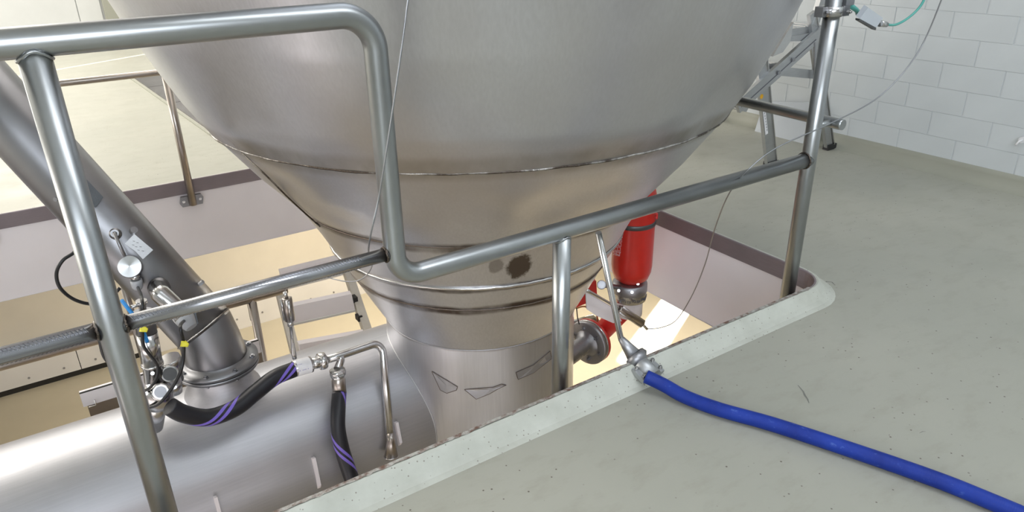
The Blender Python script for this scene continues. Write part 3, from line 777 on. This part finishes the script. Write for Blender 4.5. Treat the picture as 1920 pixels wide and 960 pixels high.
mb = MB().tube([g0, g0+(g1-g0)*.3, g1], [.022, .024, .022], 20); mb.build('hose_tail', M['bright'], tee)
def clamp(c_, d_, r, tp_):
    d_ = V(d_).normalized()
    o = MB().lathe([(r*.8, -.014), (r, -.012), (r*1.06, 0), (r, .012), (r*.8, .014)], c_, d_, 28, close=True).build('clamp', M['bright'], tp_)
    a, b = frame(d_); s_ = a if a.z > 0 else -a
    MB().box(V(c_)+s_*(r+.006), (.018, .016, .018)).build('clamp_ear', M['cast'], o)
    MB().hexbolt(V(c_)+s_*(r+.01)-b*.01, b, .007, .02).build('wing_nut', M['bright'], o)
clamp(hp(604, 677, 2.53), g1-g0, .034, tee)
T = hp(637, 667, 2.535); elb = hp(716, 640, 2.555); dn = hp(731, 812, 2.36)
MB().tube(fillet([g1, T, elb, dn], [.3, .04], 10), R_, 24).build('tee_pipe', M['bright'], tee)
MB().tube([T, T+V((0, -.005, -.02)), hp(633, 692, 2.50)], [.020, .0165, .0165], 20).build('branch', M['bright'], tee)
clamp(hp(633, 698, 2.49), V((0, -.15, -1)), .032, tee)
MB().tube([dn, hp(733, 826, 2.345), hp(733, 855, 2.33)], [.0165, .0165, .029], 24).build('reducer_cone', M['tubewarm'], tee)
MB().tube([hp(733, 855, 2.33), hp(733, 857, 2.329)], [.031, .031], 24).build('cone_lip', M['bright'], tee)
for (x, y, yy) in ((655, 661, 2.54), (707, 655, 2.545)):
    pass
h2a = [hp(636, 738, 2.45), hp(634, 770, 2.40), hp(634, 805, 2.36), hp(642, 845, 2.32), hp(655, 885, 2.28), hp(668, 925, 2.25), hp(676, 985, 2.25)]
h2 = thing('striped_hose', h2a[0], 'thick black rubber hose with violet stripes dropping straight down from the pipe tee', 'hose')
MB().tube(spline(h2a, 10), .0295, 28, ref=(1, 0, 0)).build('hose_body', M['stripe2'], h2)
fa, fb = hp(634, 708, 2.48), hp(637, 741, 2.45)
MB().tube([fa, fa+(fb-fa)*.1, fb], [.026, .0285, .0285], 28).build('ferrule', M['tubewarm'], h2)
MB().tube([hp(633, 700, 2.485), fa+(fb-fa)*.2], [.028, .026], 24).build('hose_tail', M['bright'], h2)

# rod actuators with wire
def rod_cylinder(name, pts, label, bodyr):
    t = thing(name, pts[-1], label, 'cylinder'); a, b, c_, d_ = pts   # cap, body start, body end, rod end
    dr = (c_-b).normalized(); s_, u_ = frame(dr)
    mb = MB()
    MB().tube([b, b+dr*.004, c_-dr*.004, c_], [bodyr*.7, bodyr, bodyr, bodyr*.7], 20).build('barrel', M['tubewarm'], t)
    for k in range(3):
        ang = 2*pi*k/3; MB().tube([b+dr*.006+bodyr*1.0*(cos(ang)*s_+sin(ang)*u_), c_-dr*.006+bodyr*1.0*(cos(ang)*s_+sin(ang)*u_)], bodyr*.33, 8).build('tie_rod', M['bright'], t)
    MB().tube([a, b], bodyr*.4, 12).build('end_fitting', M['bright'], t)
    MB().tube([c_, c_+(d_-c_)*.12, c_+(d_-c_)*.13, c_+(d_-c_)*.5, d_-(d_-c_)*.12, d_], [bodyr*.6, bodyr*.6, bodyr*.33, bodyr*.33, bodyr*.5, bodyr*.5], 12).build('rod', M['bright'], t)
    return t
lp = lambda x, y: at(x, y, Y=2.60)
rod_cylinder('tension_cylinder', [lp(534, 548), lp(537, 558), lp(544, 602), lp(552, 672)], 'slim ribbed steel cylinder standing upright on a rod above the drum', .020)
rp = lambda x, y: at(x, y, Y=2.25)
rod_cylinder('tension_cylinder', [rp(1213, 617), rp(1204, 607), rp(1160, 578), rp(1098, 543)], 'slim ribbed steel cylinder lying slantwise in front of the red valve unit', .018)
o = cable('wire_rope', [V((.20, .70, 5.0)), V((.32, .90, 3.2)), V((.50, 1.15, 2.2)), V((.61, 1.30, 1.75)), V((.665, 1.38, 1.48)), at(768, -60, Y=1.42), at(762, 20, Y=1.42), at(740, 180, Y=1.43), at(713, 355, Y=1.46), at(691, 466, Y=1.53), at(697, 500, Y=2.05), at(680, 522, Y=2.15), at(655, 528, Y=2.2), at(625, 523, Y=2.3), at(595, 514, Y=2.35), at(545, 520, Y=2.45), lp(534, 549)], .0021, M['wire'], 'thin steel wire running down across the tall rail bend on the left', 'wire', 6)
WR = [V((3.2, 1.05, 5.0)), V((3.05, 1.15, 3.2)), V((2.88, 1.28, 2.2)), V((2.79, 1.345, 1.7)), V((2.765, 1.355, 1.4)), at(1775, -40, Y=1.36), at(1765, 0, Y=1.37), at(1720, 100, Y=1.40), at(1650, 180, Y=1.42), at(1560, 230, Y=1.43), at(1460, 275, Y=1.45), at(1403, 318, Y=1.46), at(1366, 365, Y=1.55), at(1340, 430, Y=1.7), at(1322, 495, Y=1.85), at(1297, 555, Y=2.0), at(1268, 600, Y=2.12), at(1240, 614, Y=2.2), rp(1213, 617)]
cable('wire_rope', WR, .0024, M['wire'], 'thin steel wire in a long slack curve past the right post to the lower cylinder', 'wire', 6)

# ================================================================== RED SUPPRESSOR AND VALVE
TY = 2.40; rp2 = lambda x, y, Y=TY: at(x, y, Y=Y)
tb = rp2(1183, 521); TC = V((tb.x, TY, 0)); TR = .1005
tank = thing('red_tank', (TC.x, TY, tb.z), 'red enamelled pressure bottle standing upright behind the hopper neck', 'tank')
z0 = tb.z-.02
MB().lathe([(.03, z0), (.06, z0+.008), (.085, z0+.03), (.097, z0+.065), (TR, z0+.10), (TR, .17), (.09, .215), (.06, .245), (.0001, .255)], TC, (0, 0, 1), 48, sharp=False).build('bottle', M['red'], tank)
zb = rp2(1210, 408).z; MB().lathe([(TR+.001, -.012), (TR+.004, -.010), (TR+.004, .010), (TR+.001, .012)], TC+V((0, 0, zb)), (0, 0, 1), 40).build('band', M['cap'], tank)
MB().tube([TC+V((TR-.01, -.03, zb-.01)), TC+V((TR+.012, -.035, zb)), TC+V((TR+.012, -.035, zb+.02)), TC+V((TR-.01, -.03, zb+.03))], .008, 8).build('strap_bracket', M['redhot'], tank)
# pale vertical print wrapped on the bottle
mb = MB(); TA, TB_ = TC+V((0, 0, -1)), TC+V((0, 0, 1))
def onT(x, y): 
    p, n_, _ = on_cyl(x, y, TA, TB_, TR); return p+n_*.0008
def stroke(x0_, y0_, x1_, y1_): mb.tube([onT(x0_, y0_), onT((x0_+x1_)/2, (y0_+y1_)/2), onT(x1_, y1_)], .0011, 5)
for i, y in enumerate((440, 448, 456, 464, 472)):
    xr = 1167-i*1.2; xl = xr-6-i*1.6
    stroke(xr, y, xr, y+6); stroke(xr, y, xl, y-1); stroke(xr, y+6, xl, y+5); stroke((xr+xl)/2, y, (xr+xl)/2, y+5)
for i, y in enumerate((470, 474)): stroke(1150+i*4, y, 1163-i, y+5)
stroke(1160, 480, 1164, 472); stroke(1154, 478, 1162, 480); stroke(1148, 470, 1154, 476)
mb.build('print', M['whiteink'], tank)
vb = thing('tank_valve', (TC.x, TY, tb.z-.15), 'grey steel valve body with engraved ring under the red bottle', 'valve')
V0 = TC+V((-.005, 0, tb.z-.01)); VR = .087
MB().lathe([(.04, .0), (VR*.9, -.006), (VR, -.012), (VR, -.055), (VR*.97, -.06)], V0, (0, 0, 1), 40).build('valve_collar', M['cast'], vb)
MB().lathe([(VR*.97, -.060), (VR*.98, -.10), (VR*.9, -.105)], V0, (0, 0, 1), 40).build('engraved_ring', M['bright'], vb)
mb = MB()
for k in range(26):
    t = radians(200+k*5.5); h_ = -.088+.004*sin(k)
    pp = V0+V((VR*.985*cos(t), VR*.985*sin(t), h_)); mb.tube([pp, pp+V((0, 0, .012))], .0013, 5)
    if k % 3: mb.tube([pp+V((0, 0, .012)), V0+V((VR*.985*cos(t+.06), VR*.985*sin(t+.06), h_+.012))], .0013, 5)
mb.build('engraved_marks', M['ink'], vb)
MB().lathe([(VR*.8, -.105), (VR*.8, -.19), (VR*.6, -.20), (.0001, -.20)], V0, (0, 0, 1), 32).build('valve_skirt', M['slab'], vb)
gp = at(1128, 534, Y=TY-.10); gd = (CAM-gp).normalized()
o = MB().lathe([(.022, -.04), (.022, .0), (.018, .004), (.018, .002)], gp, gd, 24, close=True).build('gauge', M['cast'], vb)
MB().disc(gp+gd*.0025, gd, .013, .002, 20).build('gauge_face', M['pipe'], o)
MB().tube([gp-gd*.02, V0+V((-.05, 0, -.03))], .012, 12).build('gauge_stem', M['cast'], vb)
for (x, y) in ((1196, 532), (1185, 548), (1160, 545)):
    pp = at(x, y, Y=TY-.07); MB().hexbolt(pp, (CAM-pp), .008, .010).build('bolt', M['bright'], vb)
# slanted mounting plate in front
pl = [at(x, y, Y=2.29) for x, y in ((1098, 548), (1150, 578), (1166, 602), (1150, 606), (1118, 592), (1100, 580))]
pt = tag(MB().slab(pl, V((.006, .012, 0))).build('mounting_plate', M['slab'], None, base=pl[0]), 'pale drilled mounting plate behind the slanting steel cylinder', 'plate')
# red elbow, flange, stub
SP = at(1092, 649, Y=2.50)
re = thing('red_elbow', at(1145, 640, Y=2.5), 'bright red pipe elbow leading from the flange up to the red bottle', 'pipe')
MB().tube(fillet([SP+V((.075, .02, -.0)), SP+V((.19, .06, .0)), V0+V((.0, .02, -.16))], .08, 10), .052, 28).build('elbow', M['redhot'], re)
MB().tube([SP+V((.066, .018, 0)), SP+V((.082, .022, 0))], .121, 40).build('red_flange', M['redhot'], re)
pl = [at(x, y, Y=2.42) for x, y in ((1106, 528), (1118, 527), (1120, 560), (1080, 577), (1084, 570), (1097, 552))]
MB().slab(pl, V((.01, .03, 0))).build('red_bracket', M['redhot'], re)
fl = thing('flange_joint', SP, 'grey round bolted steel flange with stub pipe against the hopper neck', 'flange')
nd = V((1, .28, 0)).normalized()
MB().lathe([(.045, .03), (.113, .032), (.120, .036), (.120, .062)], SP, nd, 48, close=True).build('flange', M['cast'], fl)
MB().lathe([(.05, -.16), (.05, .0), (.06, .02), (.075, .033)], SP, nd, 32).build('stub_pipe', M['cast'], fl)
MB().lathe([(.120, .058), (.121, .0585), (.121, .066)], SP, nd, 48).build('flange_edge', M['bright'], fl)
s_, u_ = frame(nd)
for k in range(6):
    t = 2*pi*(k+.3)/6; pp = SP+nd*.032+.088*(cos(t)*s_+sin(t)*u_); MB().hexbolt(pp, -nd, .011, .012).build('bolt', M['cast'], fl)
mb = MB()
for k in range(7): mb.box(SP+nd*(-.05+.012*k)+V((0, -.051, -.01+.003*k)), (.004, .002, .008))
mb.build('embossed_print', M['bright'], fl)
# bare pipe and copper tube near the flange
pb = thing('steel_pipe', at(1100, 605, Y=2.75), 'bright horizontal steel pipe passing behind the round flange', 'pipe')
MB().tube([at(1060, 612, Y=2.8), at(1110, 596, Y=2.8), at(1122, 606, Y=2.8), at(1124, 640, Y=2.8)], .022, 20).build('pipe_run', M['bright'], pb)
cable('copper_tube', [at(1080, 578, Y=2.6), at(1098, 575, Y=2.6), at(1118, 590, Y=2.58), at(1120, 606, Y=2.57)], .0045, plain('copper', (.52, .33, .16), .3, 1.0), 'small bent copper tube above the round flange', 'tube')
cable('cable', [at(1081, 578, Y=2.45), at(1083, 595, Y=2.45), at(1086, 608, Y=2.45)], .003, M['cable'], 'short dark wire dangling just above the round flange')

# ================================================================== BLUE HOSE AND COUPLING
zc = .062
ca, cb = V((1.438, 1.540, .100)), V((1.385, 1.385, .052))
hpts = [cb+V((-.003, -.012, 0)), at(1245, 722, Z=.036), at(1285, 744, Z=.024), at(1350, 768, Z=.022), at(1450, 796, Z=.022), at(1600, 845, Z=.022), at(1750, 897, Z=.022), at(1850, 937, Z=.022), at(1960, 985, Z=.022), at(2150, 1080, Z=.022), V((2.0, -.6, .022)), V((1.9, -1.6, .022)), V((1.2, -2.6, .022))]
bh_ = tag(MB().tube(spline(hpts, 10), .0215, 28, ref=(0, 0, 1)).build('hose', M['bluehose'], None, base=hpts[3]), 'scuffed blue rubber hose lying across the grey floor to the right', 'hose')
cp = thing('hose_coupling', at(1200, 680, Z=.05), 'grey metal bolted clamp coupling joining the blue hose to a thin pipe over the kerb', 'coupling')
p0 = at(1164, 634, Y=1.53); p1 = at(1190, 668, Y=1.47); p2 = at(1200, 682, Y=1.445); p3 = at(1226, 707, Y=1.385)
hpts_dir = (p3-p2).normalized()
MB().tube([p0, p0+(p1-p0)*.15, p1], [.011, .013, .027], 24).build('reducer', M['cast'], cp)
MB().tube([p1-(p1-p0)*.05, p1, p1+(p2-p1)*.5, p2], [.028, .034, .034, .029], 24).build('union_nut', M['cast'], cp)
MB().box(p1+(p2-p1)*.5+V((.03, .012, .006)), (.022, .022, .03)).build('lug', M['cast'], cp)
MB().tube([p2, p2+(p3-p2)*.1, p3], [.027, .030, .029], 28).build('clamp_shell', M['alu'], cp)
s_ = hpts_dir.cross(V((0, 0, 1))).normalized(); n_ = s_.cross(hpts_dir)
Rm = Matrix((hpts_dir, s_, n_)).transposed()
for sg in (-1, 1):
    o = MB().box(p2+(p3-p2)*.55+s_*sg*.037, ((p3-p2).length*.9, .022, .016), Rm).build('clamp_ear', M['alu'], cp)
    for k in (.25, .8):
        MB().hexbolt(p2+(p3-p2)*k+s_*sg*.038+n_*.008, n_, .0075, .008).build('bolt', M['bright'], o)
tp = tag(MB().tube([at(1122, 436, Y=1.545), p0+(at(1122, 436, Y=1.545)-p0)*.02, p0], .0098, 18).build('thin_pipe', M['bright'], None, base=p0), 'thin polished pipe leaning from the kerb coupling up behind the lower rail', 'pipe')

# ================================================================== LADDER BY THE WALL
L0 = V((3.6, 2.65, 0)); lad = thing('step_ladder', L0, 'folding aluminium step ladder standing between the hopper and the white block wall', 'ladder')
def bar(name, a, b, w_, t_, m=M['alu'], parent=None, ref=(0, 1, 0)):
    a, b = V(a), V(b); d = (b-a); L = d.length; d.normalize(); yv = V(ref); yv = (yv-yv.dot(d)*d).normalized(); xv = yv.cross(d)
    R = Matrix((xv, yv, d)).transposed(); return MB().box((a+b)/2, (w_, t_, L), R).build(name, m, parent or lad)
yy = 2.65
for y in (yy, yy+.95):
    s1 = bar('stile', (3.585, y, .0), (3.30, y, .86), .075, .024)
    s2 = bar('stile', (4.15, y, .0), (3.765, y, .86), .055, .024)
    bar('stile_flange', (3.625, y-.014, .0), (3.34, y-.014, .86), .006, .012, M['bright'], s1)
    bar('stile_flange', (4.175, y-.014, .03), (3.79, y-.014, .86), .006, .012, M['bright'], s2)
    MB().box((4.155, y, .018), (.085, .04, .036)).build('rubber_foot', M['black'], s2)
    MB().box((3.585, y, .015), (.09, .04, .03)).build('rubber_foot', M['black'], s1)
for (x0_, z0_, x1_, z1_) in ((3.20, .41, 3.86, .755),):
    for y in (yy-.02, yy+.97):
        dgl = bar('platform_arm', (x0_, y, z0_), (x1_, y, z1_), .075, .022)
        for k in (.45, .62): MB().disc((x0_+(x1_-x0_)*k, y-.018, z0_+(z1_-z0_)*k), (0, -1, 0), .011, .006, 14).build('rivet', M['cast'], dgl)
        bar('slot', (x0_+.02, y-.0115, z0_-.0), (x1_-.06, y-.0115, z1_-.04), .006, .002, M['ink'], dgl)
for (x, z, w_) in ((3.47, .585, .14), (3.67, .762, .42), (3.28, .42, .10)):
    o = MB().box((x, yy+.475, z), (w_, .93, .045)).build('tread', M['alu'], lad)
    for k in range(5): MB().box((x-w_*.4+w_*.2*k, yy+.475, z+.023), (.008, .92, .004)).build('tread_rib', M['bright'], o)
    MB().slab([(x-w_/2, yy-.005, z-.014), (x+w_/2, yy-.005, z-.014), (x+w_*.2, yy-.005, z-.055), (x-w_/2, yy-.005, z-.03)], (0, .92, 0)).build('tread_gusset', M['alu'], o)
bar('brace', (3.80, yy-.01, .71), (3.93, yy-.01, .43), .055, .016)
bar('brace', (3.56, yy-.005, .56), (3.90, yy-.005, .50), .05, .012)
bar('stay_rod', (3.79, yy-.03, .70), (3.93, yy-.03, .12), .008, .008, M['cast'])
MB().disc((3.895, yy-.03, .50), (0, -1, 0), .014, .02, 14).build('hinge_knob', M['cast'], lad)
g = bar('grab_post', (3.80, yy, .79), (3.85, yy, .96), .055, .03); bar('grab_cap', (3.85, yy, .95), (3.865, yy, 1.01), .065, .04, M['black'], g)
def onst(x, y, yo=yy-.0135): return at(x, y, Y=yo)
o = MB().disc(onst(1428, 181), (0, -1, 0), .0135, .001, 20).build('amber_sticker', M['orange'], lad); o['label'] = 'round amber sticker'
MB().disc(onst(1428, 170), (0, -1, 0), .009, .001, 16).build('lilac_sticker', M['lilac'], lad)
st = MB().slab([onst(1430, 208), onst(1435, 206), onst(1440, 250), onst(1435, 253)], (0, -.001, 0)).build('long_sticker', M['sticker'], lad)
mb = MB()
for k in range(7):
    p = onst(1433.6+k*.75, 212+k*5.2, yy-.0155); mb.box(p, (.006, .001, .004)); mb.box(p+V((.002, 0, -.006)), (.003, .001, .003))
mb.build('sticker_print', M['ink'], st)
pts = [at(1450, 262, X=4.10), at(1453, 205, X=4.20), at(1530, 172, X=4.20), at(1532, 232, X=4.10)]
# bluish reflection on the wall, built as a thin pale panel
tag(MB().slab([(4.13, 2.78, .0), (4.13, 3.22, .0), (4.19, 3.22, .20), (4.19, 2.78, .27)], (.01, 0, 0)).build('sheen_panel', M['sheen_panel'], None, base=(4.13, 3.0, 0)), 'low pale panel standing in for a bluish reflection on the wall base behind the step ladder', 'sheen_panel')
# curved shiny cover beside the cone
cc = [at(1449, 106, Y=2.1), at(1468, 98, Y=2.1), at(1482, 78, Y=2.1), at(1488, 42, Y=2.1), at(1475, 62, Y=2.1)]
tag(MB().slab(cc, V((.004, .02, 0))).build('curved_cover', M['bright'], None, base=cc[0]), 'small curved shiny steel cover between the hopper flank and the ladder', 'cover')

# ================================================================== CLAMP AND TEAL HOSE AT THE RIGHT POST
kc = at(1567, 20, Y=RY); pc = thing('post_clamp', (2.247, RY, kc.z), 'two-part steel clamp round the tall right post', 'clamp')
kx = V((2.247, RY, kc.z))
MB().tube([kx-V((0, 0, .016)), kx+V((0, 0, .016))], .033, 32).build('band', M['bright'], pc)
for s in (-1, 1):
    o = MB().box(kx+V((s*.040, -.012*s, 0)), (.03, .03, .032)).build('ear', M['cast'], pc)
    MB().hexbolt(kx+V((s*.036, -.020-.012*s, -.002)), (0, -1, 0), .007, .009).build('bolt', M['bright'], o)
fit = thing('air_fitting', kx+V((.055, 0, .02)), 'small green and steel air fitting on the right side of the post clamp', 'fitting')
MB().box(kx+V((.062, -.005, .03)), (.045, .03, .03)).build('fitting_block', M['cast'], fit)
MB().tube([kx+V((.05, -.01, .025)), at(1605, 18, Y=RY), at(1611, 25, Y=RY)], [.010, .008, .008], 12).build('green_nozzle', M['teal'], fit)
MB().tube([at(1609, 24, Y=RY), at(1614, 26, Y=RY)], .010, 12).build('nozzle_nut', M['cast'], fit)
bx = [at(x, y, Y=1.42) for x, y in ((1612, 35), (1643, 52), (1656, 34), (1628, 14))]
tg = thing('white_box', bx[0], 'small white plastic box hanging from the teal hose near the wall', 'box')
MB().slab(bx, V((.010, .022, .006))).build('casing', M['sheen_panel'], tg)
MB().slab([bx[0], bx[1], bx[1]+V((0, 0, -.008)), bx[0]+V((0, 0, -.006))], V((.008, .02, .0))).build('shadow_gap_lip', M['cap'], tg)
s0 = at(1650, 44, Y=1.42); MB().tube([s0, s0+(at(1662, 46, Y=1.42)-s0)], [.011, .009], 14).build('hose_barb', M['bright'], tg)
cable('teal_hose', [at(1660, 46, Y=1.42), at(1680, 46, Y=1.42), at(1705, 32, Y=1.41), at(1728, 8, Y=1.40), at(1740, -25, Y=1.40), at(1745, -80, Y=1.40), at(1747, -80, Y=1.40)+V((.03, 0, .25)), V((3.6, 1.4, 2.2)), V((3.62, 1.4, 3.4)), V((3.62, 1.4, 5.0))], .0042, M['teal'], 'thin teal hose curving up out of view at the top right', 'hose')
# hook on the right wall at the frame's edge
hk = thing('wall_hook', (4.24, 1.62, .27), 'small white hook fixed to the block wall at the right edge of view', 'hook')
hb = at(1918, 262, X=4.235)
MB().disc(hb, (-1, 0, 0), .016, .014, 20).build('rosette', M['sticker'], hk)
MB().tube(spline([hb+V((-.012, 0, 0)), hb+V((-.03, .004, -.006)), hb+V((-.032, .012, -.022)), hb+V((-.02, .016, -.03))], 5), .005, 10).build('hook_arm', M['sticker'], hk)

# ================================================================== THINGS ON THE LOWER STOREY
lr = thing('guardrail', (.7, 3.72, -3), 'brown-reflecting tubular guardrail seen below the near mid rail, one storey down', 'guardrail')
zl = -.482
MB().tube([(-2.5, 3.72, zl), (.91, 3.72, zl-.004)], .022, 20).build('handrail', M['tubewarm'], lr)
for x in (.715, -.9): MB().tube([(x, 3.72, -3), (x, 3.72, zl)], .022, 20).build('post', M['tubewarm'], lr)
# long white plinth with a black joint
pw = thing('panel_plinth', (1, 8.1, -3), 'long low white riveted panel box along the lower floor with black foot joint', 'panel')
for a, b in ((-4.2, -2.2), (-2.2, -.3), (-.3, 1.5), (1.5, 3.3)):
    MB().box(((a+b)/2, 8.16, -2.715), (b-a-.008, .12, .43)).build('panel', M['white'], pw)
    for k in range(6): MB().disc((a+.15+k*(b-a-.3)/5, 8.1, -2.86), (0, -1, 0), .012, .006, 10).build('rivet', M['cast'], pw)
MB().box((-1.925, 8.17, -2.955), (4.55, .10, .09)).build('foot_joint', M['blackgap'], pw)
MB().box((1.82, 8.16, -2.965), (2.9, .12, .07)).build('drip_edge', M['white'], pw)
# aluminium stairs beyond the drum
sl = thing('access_steps', (1.2, 4.3, -3), 'set of pale aluminium steps seen one storey down between drum and hopper', 'steps')
P = lambda x, y, Y: at(x, y, Y=Y)
a0, a1 = P(524, 545, 4.15), P(552, 655, 3.75); b0, b1 = P(652, 512, 4.15), P(690, 625, 3.75)
def ladbar(name, a, b, w_, t_, m, parent): return bar(name, a, b, w_, t_, m, parent, ref=(1, 0, 0))
da = (a1-a0); db = (b1-b0)
for (p, d) in ((a0, da), (b0, db)):
    e = p+d*5.0
    st_ = ladbar('stringer', p-d*.1, e, .06, .05, M['pvc'], sl)
    ladbar('stringer_edge', p-d*.1+V((.018, -.02, 0)), e+V((.018, -.02, 0)), .02, .01, M['alu'], st_)
for k in range(9):
    t = -.02+k*.62; A_ = a0+da*t; B_ = b0+db*t
    A_ = A_+V((.03, 0, 0)); B_ = B_-V((.03, 0, 0))
    o = MB().slab([A_, B_, B_+V((0, .03, .10)), A_+V((0, .03, .10))], V((0, .03, .01))).build('tread', M['slab'], sl)
    MB().slab([A_+V((0, -.005, -.012)), B_+V((0, -.005, -.012)), B_+V((0, -.005, .0)), A_+V((0, -.005, .0))], V((0, .04, .02))).build('tread_nosing', M['white'], o)
for (x, y, Y) in ((664, 560, 3.95), (673, 595, 3.85)):
    MB().box(P(x, y, Y), (.03, .05, .035)).build('end_cap', M['black'], sl)
# dark steel cover plates in the far floor
cv = thing('floor_plates', (.985, 5.5, 0), 'dark steel cover plates in the far floor, seen behind the far rail', 'floor plate')
for i in range(3):
    for j in range(4):
        MB().box((.985+.51+i*.97, 5.05+.425+j*.87, .004), (.96, .86, .008)).build('plate', M['plate'], cv)
MB().box((.985, 6.8, .006), (.014, 3.5, .010)).build('frame_strip', M['skirt'], cv)
cv.rotation_euler.z = radians(2.9)
